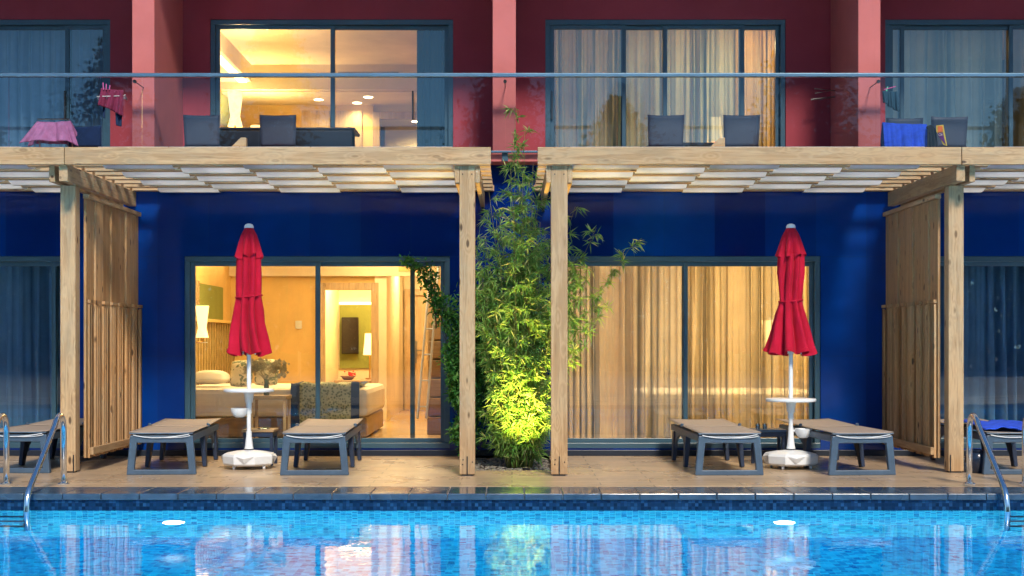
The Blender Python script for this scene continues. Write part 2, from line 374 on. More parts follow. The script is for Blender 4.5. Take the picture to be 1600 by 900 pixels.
# ------------------------------------------------------------------ ground, deck, pool
BX0, BX1 = -9.6, 9.6
YD0, YC = -.89, -1.41          # deck front edge, coping front edge
PN, PX = -9.5, 12.0            # pool near side, half width
WZ = -.123                     # water level
g = MB()
for (x0, x1, y0, y1) in ((-400, 400, -400, PN-.5), (-400, -PX-.3, PN-.5, YD0), (PX+.3, 400, PN-.5, YD0), (-400, 400, YD0, 400)):
    g.quad((x0, y0, -.05), (x1, y0, -.05), (x1, y1, -.05), (x0, y1, -.05))
tag(g.build('ground', 'far_pave', base=False), kind='structure')
d = MB(); bed = (-.42, .38, .53, 2.2)
for (x0, x1, y0, y1) in ((-PX, bed[0], YD0, 2.2), (bed[1], PX, YD0, 2.2), (bed[0], bed[1], YD0, bed[2])): d.box(x0, x1, y0, y1, -.045, 0)
tag(d.build('deck', 'deck_plank', base=False), kind='structure')
tag(MB().box(-PX, PX, PN-4.5, PN-.4, -.045, 0).build('far_deck', 'deck_plank', base=False), kind='structure')
tag(MB().box(bed[0], bed[1], bed[2], bed[3], -.044, -.03).build('planting_soil', 'soil', base=False), kind='structure')
cp = MB(); x = -PX
while x < PX:
    cp.box(x+.002, x+.292, YC, YD0-.004, -.052, -.002); x += .295
x = -PX
while x < PX:
    cp.box(x+.002, x+.292, PN-.4, PN+.12, -.052, -.002); x += .295
tag(cp.build('pool_coping', 'coping_stone', base=False, bevel=.006), kind='structure')
tag(MB().box(-PX, PX, YC+.03, YD0-.01, -.056, -.012).build('coping_bed', 'grey_plaster', base=False), kind='structure')
PD = -1.57
Yw = YC+.02
m = MB(); m.quad((-PX, Yw, -.22), (PX, Yw, -.22), (PX, Yw, -.052), (-PX, Yw, -.052)); tag(m.build('waterline_tiles', 'waterline_mosaic', base=False), kind='structure')
m = MB(); m.quad((-PX, Yw, PD), (PX, Yw, PD), (PX, Yw, -.22), (-PX, Yw, -.22)); m.quad((-PX, PN, PD), (-PX, PN, -.06), (PX, PN, -.06), (PX, PN, PD))
tag(m.build('pool_wall', 'pool_tile_wall', base=False), kind='structure')
m = MB()
for sx_ in (-PX, PX): m.quad((sx_, Yw, PD), (sx_, Yw, 0), (sx_, PN, 0), (sx_, PN, PD))
tag(m.build('pool_side_wall', 'pool_tile_side', base=False), kind='structure')
m = MB(); m.quad((-PX, PN, PD), (PX, PN, PD), (PX, Yw, PD), (-PX, Yw, PD)); tag(m.build('pool_floor', 'pool_tile_floor', base=False), kind='structure')
m = MB(); m.quad((-PX, PN, WZ), (PX, PN, WZ), (PX, Yw, WZ), (-PX, Yw, WZ)); tag(m.build('water', 'water', base=False), kind='structure')

# pool lamps; the unseen ones in the near wall are added to brighten the pool
def pool_lamp(x, y, z, dy, label, grp, energy):
    t = thing('pool_lamp', label, 'pool light', (x, y, z), 0, grp)
    q = MB(); n = 24
    ring = [((.062)*math.cos(2*math.pi*j/n), .062*math.sin(2*math.pi*j/n)) for j in range(n)]
    q.add([(a_, dy*.03, b_) for a_, b_ in ring], [tuple(range(n))]); q.build('lens', 'pool_lamp_glow', t)
    q = MB(); q.tube([(.068*math.cos(2*math.pi*j/n), dy*.02, .068*math.sin(2*math.pi*j/n)) for j in range(n+1)], .012, 6); q.build('rim', 'steel_dull', t, smooth=True)
    light('pool_lamp_light', 'SPOT', (x, y+dy*.06, z), energy, (.66, 1, .95), t, .08, to=(x, y+dy*3, z+.1) if dy < 0 else (x, y+3, z-.9), spot_size=R(150), spot_blend=.6)
PZ = -.80
for x, l in ((-2.58, 'round white pool light glowing under the left parasol side of the pool'), (2.08, 'round white pool light glowing below the right parasol'),):
    pool_lamp(x, Yw, PZ, -1, l, 'underwater lights in the pool wall', 3)
for i in range(5): pool_lamp(-8+4*i, PN, -.6, 1, 'added unseen pool light in the near wall, brightening the pool', 'added near pool wall lights', 560)

# ------------------------------------------------------------------ building
H = thing('hotel_building', 'two storey hotel wing with blue glossy ground floor and dark red balconies', 'hotel', (0, 2.2, 0))
UC = [-5.75, -2.00, 1.805, 5.60]
def part(mb, name, mat, **kw): return mb.build(name, mat, H, world=True, **kw)
LZ0, LZ1 = .075, 2.05; UZ0, UZ1 = 2.95, 4.79
lower = [(-7.17, -4.44), (-3.366, -.638), (.44, 3.17), (4.25, 6.98)]
upper = [(-7.3, -4.505), (-3.386, -.66), (.373, 3.07), (4.185, 6.9)]
def wall_with_holes(x0, x1, z0, z1, y0, y1, holes, hz0, hz1):
    m = MB(); xs = x0
    for a_, b_ in holes:
        m.box(xs, a_, y0, y1, z0, z1); m.box(a_, b_, y0, y1, hz1, z1)
        if hz0 > z0: m.box(a_, b_, y0, y1, z0, hz0)
        xs = b_
    m.box(xs, x1, y0, y1, z0, z1); return m
part(wall_with_holes(BX0, BX1, 0, 2.985, 2.2, 2.4, lower, LZ0, LZ1), 'lower_wall', 'blue_panel')
part(wall_with_holes(BX0, BX1, 2.9, 5.25, 3.5, 3.7, upper, UZ0, UZ1), 'upper_wall', 'red_shaded')
part(MB().box(BX0, BX1, 1.95, 2.25, 2.987, 3.07), 'slab_edge', 'red_plaster', bevel=.004)
part(MB().box(BX0, BX1, 2.402, 3.498, 2.8, 2.9), 'balcony_floor', 'grey_plaster')
part(MB().box(BX0, BX1, 2.0, 3.7, 5.25, 5.5), 'balcony_soffit', 'red_shaded')
part(MB().box(BX0, BX1, 1.95, 2.0, 5.2, 6.4), 'parapet', 'red_plaster')
for x0, x1 in ((-3.918, -3.688), (-.20, .04), (3.57, 3.80), (-7.75, -7.52), (7.4, 7.63)):
    part(MB().box(x0, x1, 2.255, 3.498, 2.9, 5.248), 'pilaster', 'red_plaster', bevel=.006)
# room shells: party walls, ceilings, floors
pw = MB()
for x0, x1 in ((-3.97, -3.87), (-.17, -.07), (3.66, 3.76)): pw.box(x0, x1, 2.4, 10.9, .1, 2.6); pw.box(x0, x1, 3.7, 9.3, 3.05, 4.85)
part(pw, 'room_party_wall', 'ochre_plaster')
part(MB().box(BX0, BX1, 2.4, 11, 0, .1), 'room_floor', 'light_floor')
part(MB().box(BX0, BX1, 2.4, 11, 2.6, 2.7), 'room_ceiling', 'room_ceiling_paint')
part(MB().box(BX0, BX1, 3.7, 11, 2.95, 3.05), 'upper_room_floor', 'light_floor')
part(MB().box(BX0, BX1, 3.7, 9.4, 4.85, 4.95), 'upper_room_ceiling', 'room_ceiling_paint')
part(MB().box(BX0, BX1, 11, 11.2, 0, 5.5), 'rear_wall', 'ochre_plaster')
part(MB().box(BX0, BX1, 3.7, 11.2, 5.25, 5.5), 'roof', 'grey_plaster')
part(MB().box(BX0-.2, BX0, 2.2, 11.2, 0, 5.5), 'end_wall', 'red_plaster'); part(MB().box(BX1, BX1+.2, 2.2, 11.2, 0, 5.5), 'end_wall', 'red_plaster')

def window(x0, x1, z0, z1, y, mull, fr=.055, inner=.045, handle=None, mw=.055):
    """outer frame with stepped sashes; mull = x of the mullions; panes are sub-parts"""
    f = MB(); yo = y+.02
    f.box(x0, x1, yo, yo+.12, z1-fr, z1); f.box(x0, x1, yo-.015, yo+.12, z0, z0+fr)
    f.box(x0, x0+fr, yo, yo+.12, z0+fr, z1-fr); f.box(x1-fr, x1, yo, yo+.12, z0+fr, z1-fr)
    w = part(f, 'window', 'frame_metal', bevel=.004)
    xs = [x0+fr]+list(mull)+[x1-fr]
    for i in range(len(xs)-1):
        a_, b_ = xs[i], xs[i+1]; ys = yo+.03+(.036 if i % 2 else 0)
        a2 = a_ - (mw/2 if i else 0); b2 = b_ + (mw/2 if i < len(xs)-2 else 0); s_ = MB(); t = inner
        za, zb = z0+fr, z1-fr
        s_.box(a2, a2+t, ys, ys+.032, za, zb); s_.box(b2-t, b2, ys, ys+.032, za, zb); s_.box(a2+t, b2-t, ys, ys+.032, zb-t, zb); s_.box(a2+t, b2-t, ys, ys+.032, za, za+t)
        s_.build('sash', 'frame_metal', w, world=True, bevel=.003)
        g_ = MB(); g_.quad((a2+t-.004, ys+.016, za+t-.004), (b2-t+.004, ys+.016, za+t-.004), (b2-t+.004, ys+.016, zb-t+.004), (a2+t-.004, ys+.016, zb-t+.004)); g_.build('pane', 'window_glass', w, world=True)
    if handle:
        for hx in handle: MB().box(hx-.009, hx+.009, yo-.01, yo+.03, (z0+z1)/2-.2, (z0+z1)/2+.12).build('handle', 'black_iron', w, world=True, bevel=.003)
    return w
window(*lower[0], LZ0, LZ1, 2.2, [-5.9, -4.72]); window(*lower[1], LZ0, LZ1, 2.2, [-2.005]); window(*lower[2], LZ0, LZ1, 2.2, [1.785]); window(*lower[3], LZ0, LZ1, 2.2, [5.6])
window(*upper[0], UZ0, UZ1, 3.5, [-6.2, -5.0], handle=[-5.02]); window(*upper[1], UZ0, UZ1, 3.5, [-2.02, ], handle=[-1.115])
window(*upper[2], UZ0, UZ1, 3.5, [1.255, 1.725, 2.585], handle=[.45]); window(*upper[3], UZ0, UZ1, 3.5, [4.385, 5.62])
part(MB().box(BX0, BX1, 2.155, 2.198, 0, .06), 'plinth', 'frame_dark', bevel=.004)

def downlight(x, y, z, e=14):
    MB().lathe([(.045, -.006), (.06, -.006), (.06, 0)], (x, y, z), 16).build('downlight', 'lamp_glow', H, world=True)
    light('room_light', 'SPOT', (x, y, z-.03), e, WARM, H, .05, to=(x, y, z-2), spot_size=R(150), spot_blend=.8)
def ceiling_glow(x, y, z, e, s=.8, to=None, c=WARM):
    o = light('room_light', 'AREA', (x, y, z), e, c, H, s, to=to or (x, y, z-1)); return o

# ---- lower left room (lit, open)
part(MB().box(-3.87, -.17, 6.9, 7.0, 2.08, 2.6), 'bulkhead', 'cream_plaster')
part(MB().box(-3.87, -2.78, 7.02, 7.12, .1, 2.6).box(-2.78, -2.62, 7.02, 7.12, .1, 2.6), 'room_back_wall', 'ochre_plaster')
part(MB().box(-2.62, -1.88, 7.0, 7.1, 1.985, 2.6), 'room_back_wall', 'ochre_plaster')
part(MB().box(-1.88, -1.72, 6.95, 9.9, .1, 2.6).box(-1.72, -1.30, 9.9, 10.0, .1, 2.6).box(-1.0, -.17, 9.9, 10.0, .1, 2.6), 'hall_wall', 'cream_plaster')
fr_ = MB().box(-2.66, -2.56, 6.93, 6.999, .1, 1.99).box(-1.93, -1.83, 6.93, 6.999, .1, 1.99).box(-2.56, -1.93, 6.93, 6.999, 1.89, 1.99)
part(fr_, 'mirror_frame', 'oak_z', bevel=.006)
part(MB().box(-2.66, -1.72, 9.2, 9.3, .1, 2.6).box(-2.76, -2.66, 7.12, 9.3, .1, 2.6), 'mirror_niche_wall', 'cream_plaster')  # recess added behind the mirror frame to stand for its reflection
dd = part(MB().box(-1.7, -1.58, 9.82, 9.9, .1, 2.02).box(-1.10, -.98, 9.82, 9.9, .1, 2.02).box(-1.58, -1.10, 9.82, 9.9, 1.92, 2.02).box(-1.58, -1.1, 9.86, 9.9, .1, 1.92), 'door', 'oak_z', bevel=.005)
MB().box(-1.54, -1.50, 9.80, 9.858, .85, 1.2).bar((-1.52, 9.80, 1.05), (-1.40, 9.80, 1.05), .02, .02).build('handle', 'steel_dull', dd, world=True)
part(MB().box(-1.55, -.95, 6.885, 6.9, 2.14, 2.22), 'air_grille', 'gold_trim')
tag(MB().box(-3.868, -3.845, 3.4, 6.4, .85, 1.9).build('wall_panel', 'olive_panel'), 'olive green painted panel on the wall above the ribbed headboard', 'wall panel')
hb = MB()
for i in range(104): hb.box(-3.84, -3.80 if i % 2 else -3.815, 3.2+i*.075, 3.275+i*.075, .35, 1.42)
tag(hb.build('headboard', 'ribbed_wood'), 'ribbed golden headboard along the green wall behind the bed', 'headboard')
tag(MB().box(-3.84, -3.74, 3.2, 6.65, 1.422, 1.46).build('headboard_ledge', 'gold_trim', bevel=.004), 'narrow gilt ledge on top of the ribbed headboard', 'ledge')
tag(MB().box(-3.842, -3.80, 4.28, 4.82, 1.12+.36, 1.92).build('carved_picture', 'carved_panel', bevel=.006), 'pale carved lattice picture panel on the green bedroom wall', 'picture')
def wall_lamp(x, y, z, r, h, label, e, stand=0, cone=.7, flare=False):
    t = thing('table_lamp' if stand else 'wall_lamp', label, 'lamp', (x, y, z))
    prof = [(r*cone, h), (r*.8, h*.55), (r, 0)] if not flare else [(r, h), (r*.62, h*.3), (r*.95, 0)]
    s_ = MB(); n = 20; prof2 = prof[::-1]
    vs = [(q*math.cos(2*math.pi*j/n), q*math.sin(2*math.pi*j/n), zz) for q, zz in prof2 for j in range(n)]
    fs = [(i*n+j, i*n+(j+1) % n, (i+1)*n+(j+1) % n, (i+1)*n+j) for i in range(len(prof2)-1) for j in range(n)]
    s_.add(vs, fs); s_.build('lamp_shade', 'shade_lit', t, smooth=True)
    if stand:
        MB().tube([(0, 0, -stand), (0, 0, h*.4)], .012, 8).lathe([(.07, -stand), (.07, -stand+.015), (.015, -stand+.02)], (0, 0, 0), 16).build('stem', 'brass', t)
    else:
        MB().tube([(0, 0, h*.3), (0, 0, -.05), (-.09, 0, -.06)], .012, 8).build('arm', 'brass', t); MB().lathe([(.06, -.06), (.06, -.05)], (0, 0, 0), 16).build('dish', 'white_plastic', t)
    light('lamp_light', 'POINT', (x, y, z+h*.85), e, WARM, t, .05)
    return t
wall_lamp(-3.50, 3.62, 1.22, .075, .36, 'glowing wall lamp beside the headboard in the ground floor bedroom', 8, flare=True)
# bed and bedding
bt = thing('bed', 'wide bed with pale sheets seen through the left ground floor window', 'bed', (-2.7, 4.2, .1))
MB().box(-3.78, -1.6, 3.2, 5.2, .12, .34).build('bed_base', 'oak_x', bt, world=True, bevel=.02)
MB().box(-3.78, -1.58, 3.17, 5.23, .341, .66).build('mattress', 'white_cloth', bt, world=True, bevel=.06)
def pillow(x, y, z, w, h, dz, mat, label, tilt=0):
    q = MB()
    def fn(u, v):
        a_, b_ = (u*2-1), (v*2-1); k_ = max(0, (1-abs(a_)**3)*(1-abs(b_)**3))**.5
        return (a_*w/2*(1-.08*b_*b_), b_*h/2*(1-.08*a_*a_), dz*k_)
    q.grid(fn, 14, 12); q.grid(lambda u, v: (fn(u, v)[0], fn(u, v)[1], -fn(u, v)[2]*.6), 14, 12)
    o = q.build('pillow', mat, None, smooth=True, base=False); o.location = (x, y, z); o.rotation_euler = (R(tilt), 0, 0)
    return tag(o, label, 'pillow')
pillow(-3.43, 3.75, .75, .42, .5, .1, 'white_cloth', 'plump cream pillow lying flat at the headboard end of the bed')
pillow(-3.10, 3.85, .81, .26, .32, .08, 'leaf_print', 'leaf patterned cushion leaning against the cream pillow', 70)
pillow(-2.84, 4.0, .82, .28, .32, .08, 'leaf_print', 'leaf patterned cushion behind the dried flowers', 72)
q = MB()
def thr(u, v):   # throw folding over the front edge of the bed
    x_ = -2.42+u*.75; s_ = v*1.6
    if s_ < .55: return (x_, 3.12-.012*math.sin(u*25), .14+s_)
    return (x_, 3.12+(s_-.55), .69+.012*math.sin(u*18+s_*6)+(.02 if s_ < .9 else 0))
q.grid(thr, 24, 28)
tag(q.build('bed_throw', 'throw_weave', smooth=True, solid=.012), 'olive woven throw hanging over the foot of the bed', 'throw')
q = MB(); q.grid(lambda u, v: (lambda p: (p[0]*1.0, p[1]-.012, p[2]+.012))(thr(u*.13-.0, v)), 4, 28); q.grid(lambda u, v: (lambda p: (p[0], p[1]-.012, p[2]+.012))(thr(u*.12+.88, v)), 4, 28)
tag(q.build('throw_border', 'navy_cloth', smooth=True), 'dark border bands along both sides of the olive bed throw', 'border')
# interior side table with dried flowers
t = thing('wooden_table', 'slim wooden side table just inside the left ground floor window', 'table', (-2.62, 2.75, .1))
MB().box(-2.78, -2.38, 2.6, 2.95, .56, .60).build('tabletop', 'oak_x', t, world=True, bevel=.004)
for a_ in (-2.77, -2.42):
    for b_ in (2.62, 2.9): MB().box(a_, a_+.03, b_, b_+.03, .1, .559).build('leg', 'oak_z', t, world=True)
t = thing('flower_vase', 'slim vase of dried flowers on the wooden table by the window', 'vase', (-2.62, 2.75, .601))
MB().lathe([(.03, 0), (.035, .05), (.022, .12), (.028, .17)], (0, 0, 0), 16).build('vase', 'vase_glass', t, smooth=True)
q = MB()
for i in range(26):
    a_ = random.uniform(-1, 1); e_ = Vector((a_*.22+.03, random.uniform(-.1, .1), random.uniform(.2, .36)))
    q.tube(bez([(0, 0, .1), (a_*.03, 0, .25), e_], 5), .002, 4)
    for j in range(14):
        c_ = e_+Vector([random.gauss(0, .022) for _ in range(3)]); s_ = random.uniform(.010, .022)
        q.add([c_+Vector((s_, 0, 0)), c_+Vector((0, s_, s_)), c_+Vector((-s_, 0, 0)), c_+Vector((0, -s_, -s_))], [(0, 1, 2, 3)])
q.build('dried_flowers', 'dry_flower', t)
tag(MB().box(-2.98, -2.89, 7.0, 7.018, 1.36, 1.47).build('thermostat', 'socket_white', bevel=.004), 'small white thermostat on the ochre bedroom wall', 'thermostat')
# objects in a niche built in place of a mirror, standing for its reflection
tag(MB().box(-2.64, -2.12, 9.17, 9.198, .78, 1.75).build('wall_art', 'olive_panel'), 'green backlit panel behind the television in the mirror reflection', 'wall panel')
tag(MB().box(-2.60, -2.34, 9.08, 9.12, 1.0, 1.56).build('television', 'screen_black', bevel=.01), 'dark television in the mirror reflection beside the lamp', 'television')
tag(MB().box(-2.6, -1.9, 8.2, 8.9, .1, .62).build('side_cabinet', 'oak_x', bevel=.01), 'low cabinet carrying the lamp and the flower bowl in the mirror reflection', 'cabinet')
part(MB().box(-2.12, -2.09, 9.16, 9.199, .76, 1.78).box(-2.64, -2.12, 9.16, 9.199, 1.76, 1.79), 'panel_glow', 'cove_glow')
wall_lamp(-2.12, 8.6, .99, .1, .32, 'glowing table lamp on the cabinet in the mirror reflection', 7, stand=.36)
t = thing('flower_bowl', 'clay bowl with red flowers on the cabinet in the mirror reflection', 'bowl', (-2.42, 8.4, .621))
MB().lathe([(.06, 0), (.12, .06), (.11, .06), (.05, .01)], (0, 0, 0), 18).build('bowl', 'bowl_clay', t, smooth=True)
q = MB()
for i in range(30):
    c_ = Vector((random.gauss(.05, .04), random.gauss(0, .03), .09+random.gauss(0, .02))); q.lathe([(.003, -.012), (.014, 0), (.003, .012)], c_, 6)
q.build('flowers', 'red_flower', t)
tag(MB().box(-1.12, -1.07, 3.2, 3.26, .1, 2.4).build('room_post', 'frame_metal', bevel=.005), 'dark upright post inside the room left of the white ladder', 'post')
t = thing('white_ladder', 'white ladder leaning inside beside the wooden steps', 'ladder', (-.86, 3.3, .1))
for dx in (0, .10): MB().tube([(-1.05+dx, 3.35, .32), (-.93+dx*.9, 3.9, 2.1)], .014, 8).build('rail', 'white_plastic', t, world=True)
for i in range(6): z_ = .45+i*.29; q_ = (z_-.3)/1.8; MB().tube([(-1.05+.12*q_, 3.35+.55*q_, z_), (-.95+.11*q_, 3.35+.55*q_, z_)], .009, 6).build('rung', 'white_plastic', t, world=True)
t = thing('step_shelf', 'pale wooden stepped shelves inside at the right end of the window', 'shelves', (-.55, 3.8, .1))
for i in range(6):
    MB().box(-.98, -.2, 3.95+i*.06, 4.4, .1+i*.22, .1+(i+1)*.22-.02).build('step', 'oak_x', t, world=True, bevel=.006)
MB().box(-1.0, -.2, 4.402, 4.45, .1, 2.5).build('back_panel', 'oak_z', t, world=True)
for x_, y_, e_ in ((-2.9, 4.4, 40), (-1.2, 4.0, 26), (-1.6, 6.0, 26)): ceiling_glow(x_, y_, 2.57, e_)
ceiling_glow(-2.2, 7.9, 2.5, 46, .4); ceiling_glow(-1.3, 8.6, 2.5, 36, .4); downlight(-1.05, 8.2, 2.6, 6)
part(MB().box(-3.80, -3.74, 3.3, 6.6, 2.2, 2.22), 'cove_light', 'cove_glow')

# ---- curtains
def curtain(x0, x1, z0, z1, y, folds, amp, mat, label, grp=None, seed=0, pinch=0):
    rd = random.Random(seed); q = MB(); nu = max(40, int((x1-x0)*70)); ph = [rd.uniform(0, 6.3) for _ in range(5)]
    def fn(u, v):
        X = x0+(x1-x0)*u
        w = math.sin(u*folds*6.283+ph[0]+2.6*math.sin(u*8+ph[1])+1.1*math.sin(u*21+ph[2]+v*.9)+.35*v*math.sin(u*33))
        w2 = math.sin(u*folds*2.3*6.283+ph[3]+v*2)*.25
        a_ = 2.4*amp*(.6+.4*(1-v))*(.30+.95*(.5+.5*math.sin(u*15+ph[4]+.6*math.sin(u*31)))**1.3)*1.25
        return (X+.010*math.cos(u*folds*6.283*2)+pinch*v*math.sin(u*5)*.03, y+(w+w2)*a_, z0+(z1-z0)*v)
    q.grid(fn, nu, 10)
    return tag(q.build('curtain', mat, smooth=True), label, 'curtain', grp)
curtain(-3.43, -3.35, .12, 2.15, 2.62, 2, .03, 'drape', 'narrow tan drape gathered at the left edge of the bedroom window')
curtain(.3, 1.80, .12, 2.2, 2.66, 11, .035, 'sheer_pale', 'pale sheer curtain behind the bamboo, left pane of the right ground floor window', seed=1)  # paler cloth colour stands for the whiter, weaker light behind this pane
curtain(1.8, 3.25, .12, 2.2, 2.66, 11, .035, 'sheer', 'warm lit sheer curtain behind the right parasol', seed=2)
curtain(-6.3, -4.42, .12, 2.2, 2.62, 15, .035, 'sheer_dark', 'dark blue grey curtain in the far left ground floor window', seed=3)
curtain(4.2, 6.3, .12, 2.2, 2.62, 17, .035, 'sheer_dark', 'dark blue grey curtain in the far right ground floor window', seed=4)
curtain(-7.3, -4.5, 3.06, 4.84, 3.9, 22, .03, 'sheer_dark', 'thin grey curtain behind the top left balcony window', seed=5)
curtain(.38, 1.3, 3.06, 4.84, 3.9, 9, .035, 'sheer_cool', 'cool grey curtain behind the left pane of the middle balcony window', seed=6)
curtain(1.3, 2.55, 3.06, 4.84, 3.92, 11, .035, 'sheer_cool', 'golden lit curtain in the middle of the curtained balcony window', seed=7)
curtain(2.55, 3.1, 3.06, 4.84, 3.9, 6, .04, 'sheer', 'bright gathered curtain at the right end of the middle balcony window', seed=8)
curtain(4.2, 5.65, 3.06, 4.84, 3.9, 10, .04, 'sheer_cool', 'grey green curtain in the top right balcony window', seed=9)
curtain(5.65, 6.9, 3.06, 4.84, 3.9, 9, .04, 'sheer', 'beige curtain at the right edge of the top right window', seed=10)
curtain(-1.10, -.68, 3.06, 4.78, 3.84, 3, .015, 'drape_dark', 'dark drawn blind at the right end of the lit balcony window')

# ---- lower right room behind the sheers
part(MB().box(-.07, 3.66, 7.0, 7.1, .1, 2.6), 'room_back_wall', 'cream_plaster')
tag(MB().box(1.15, 1.75, 6.9, 6.99, .1, 2.1).build('wardrobe', 'oak_z', bevel=.01), 'dark wardrobe dimly seen through the right ground floor sheers', 'wardrobe')
wall_lamp(2.98, 4.0, 1.12, .09, .3, 'glowing lamp shining through the sheer curtain beside the right parasol', 6, flare=True)
t = thing('bed', 'low bed dimly seen through the right ground floor sheer curtains', 'bed', (2.6, 4.4, .1)); MB().box(1.5, 3.6, 3.5, 5.4, .1, .6).build('mattress', 'white_cloth', t, world=True, bevel=.06)
for x_, y_, e_ in ((2.9, 4.0, 58), (1.0, 5.2, 30)): ceiling_glow(x_, y_, 2.57, e_, c=(1, .86, .64) if x_ < 2 else (1, .76, .38))
# ---- upper left room
part(MB().box(-3.87, -.17, 6.3, 6.38, 4.52, 4.85), 'upper_bulkhead', 'cream_plaster')
part(MB().box(-3.87, -.17, 6.38, 9.3, 4.50, 4.54), 'upper_hall_ceiling', 'room_ceiling_paint')
part(MB().box(-3.87, -1.95, 7.4, 7.5, 3.05, 4.5).box(-1.2, -.17, 7.4, 7.5, 3.05, 4.5), 'upper_back_wall', 'ochre_plaster')
part(MB().box(-1.95, -1.2, 9.2, 9.3, 3.05, 4.5), 'upper_reflected_wall', 'cream_plaster')
part(MB().box(-2.95, -2.55, 7.36, 7.4, 3.05, 4.42).box(-2.53, -2.1, 7.36, 7.4, 3.05, 4.42), 'wardrobe_door', 'oak_z', bevel=.008)
part(MB().box(-1.95, -1.85, 7.34, 7.42, 3.05, 4.4).box(-1.3, -1.2, 7.34, 7.42, 3.05, 4.4).box(-1.85, -1.3, 7.34, 7.42, 4.3, 4.4), 'upper_mirror_frame', 'oak_z', bevel=.006)  # mirror frame built as an opening; hall behind stands for its reflection
part(MB().box(-2.3, -1.5, 6.285, 6.3, 4.70, 4.75), 'air_grille', 'drape')
part(MB().box(-3.87, -3.45, 3.72, 6.3, 4.62, 4.85), 'cornice', 'cream_plaster')
part(MB().box(-3.6, -3.5, 3.8, 6.25, 4.598, 4.618), 'cove_light', 'cove_glow')
tag(MB().box(-3.868, -3.82, 3.9, 7.2, 3.5, 4.45).build('wall_panel', 'olive_panel'), 'olive green wall panel in the lit upstairs room', 'wall panel')
tag(MB().box(-3.81, -3.77, 5.2, 6.9, 3.3, 4.0).build('headboard', 'oak_x'), 'wooden headboard board low on the wall of the lit upstairs room', 'headboard')
wall_lamp(-3.20, 3.98, 3.66, .09, .40, 'tall glowing table lamp behind the lit balcony window', 70, stand=.55, flare=True)
t = wall_lamp(-3.35, 6.2, 3.72, .13, .30, 'smaller glowing lamp farther back in the lit upstairs room', 60, stand=.6)
for x_, y_ in ((-2.65, 6.95), (-1.95, 6.75), (-2.15, 7.2)): downlight(x_, y_, 4.5, 22)
MB().box(-1.95, -1.2, 9.18, 9.199, 3.9, 4.0).build('mirror_band', 'drape_dark', H, world=True)
for x_, y_ in ((-1.7, 8.1), (-1.45, 8.8)): downlight(x_, y_, 4.5, 22)  # added downlights standing for ceiling lights reflected in the mirror

# ---- upper right room
part(MB().box(-.07, 3.66, 7.4, 7.5, 3.05, 4.85), 'upper_back_wall', 'ochre_plaster')
for x_, e_ in ((2.75, 40), (1.5, 8)): ceiling_glow(x_, 5.0, 4.8, e_, .6)
wall_lamp(2.42, 4.5, 3.55, .1, .3, 'faint lamp glowing low behind the golden balcony curtain', 8, stand=.4)
# dim side rooms
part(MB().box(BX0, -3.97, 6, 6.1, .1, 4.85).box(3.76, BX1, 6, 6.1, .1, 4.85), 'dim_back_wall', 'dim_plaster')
ceiling_glow(5.2, 5, 4.8, 7, .8); ceiling_glow(-5.6, 5, 4.8, 2, .8)

# ------------------------------------------------------------------ balcony railing
RY = 1.9
rl = thing('balcony_railing', 'frameless glass balcony railing with slim blue grey handrail', 'railing', (0, RY, 3.0))
MB().box(BX0, BX1, RY-.03, RY+.03, 3.828, 3.868).build('handrail', 'rail_metal', rl, world=True, bevel=.008)
MB().box(BX0, BX1, RY-.02, RY+.02, 3.068, 3.088).build('bottom_rail', 'rail_metal', rl, world=True, bevel=.004)
xs = [BX0, -7.6, -5.06, -3.72, -2.55, -.065, 1.2, 2.45, 3.66, 4.95, 7.5, BX1]
for i in range(len(xs)-1):
    MB().box(xs[i]+.0015, xs[i+1]-.0015, RY-.006, RY+.006, 3.09, 3.827).build('glass_panel', 'rail_glass', rl, world=True)
for x_ in (-3.80, -.07, 3.69, -7.6, 7.5):
    MB().tube([(x_, RY+.02, 3.80), (x_, RY+.07, 3.79), (x_, 2.25, 3.79)], .005, 8).tube([(x_, RY+.01, 3.79), (x_, RY+.035, 3.79)], .018, 10).build('wall_clamp', 'black_iron', rl, world=True, smooth=40)
    MB().box(x_-.03, x_+.03, RY+.02, 1.948, 2.99, 3.07).build('rail_bracket', 'frame_metal', rl, world=True)

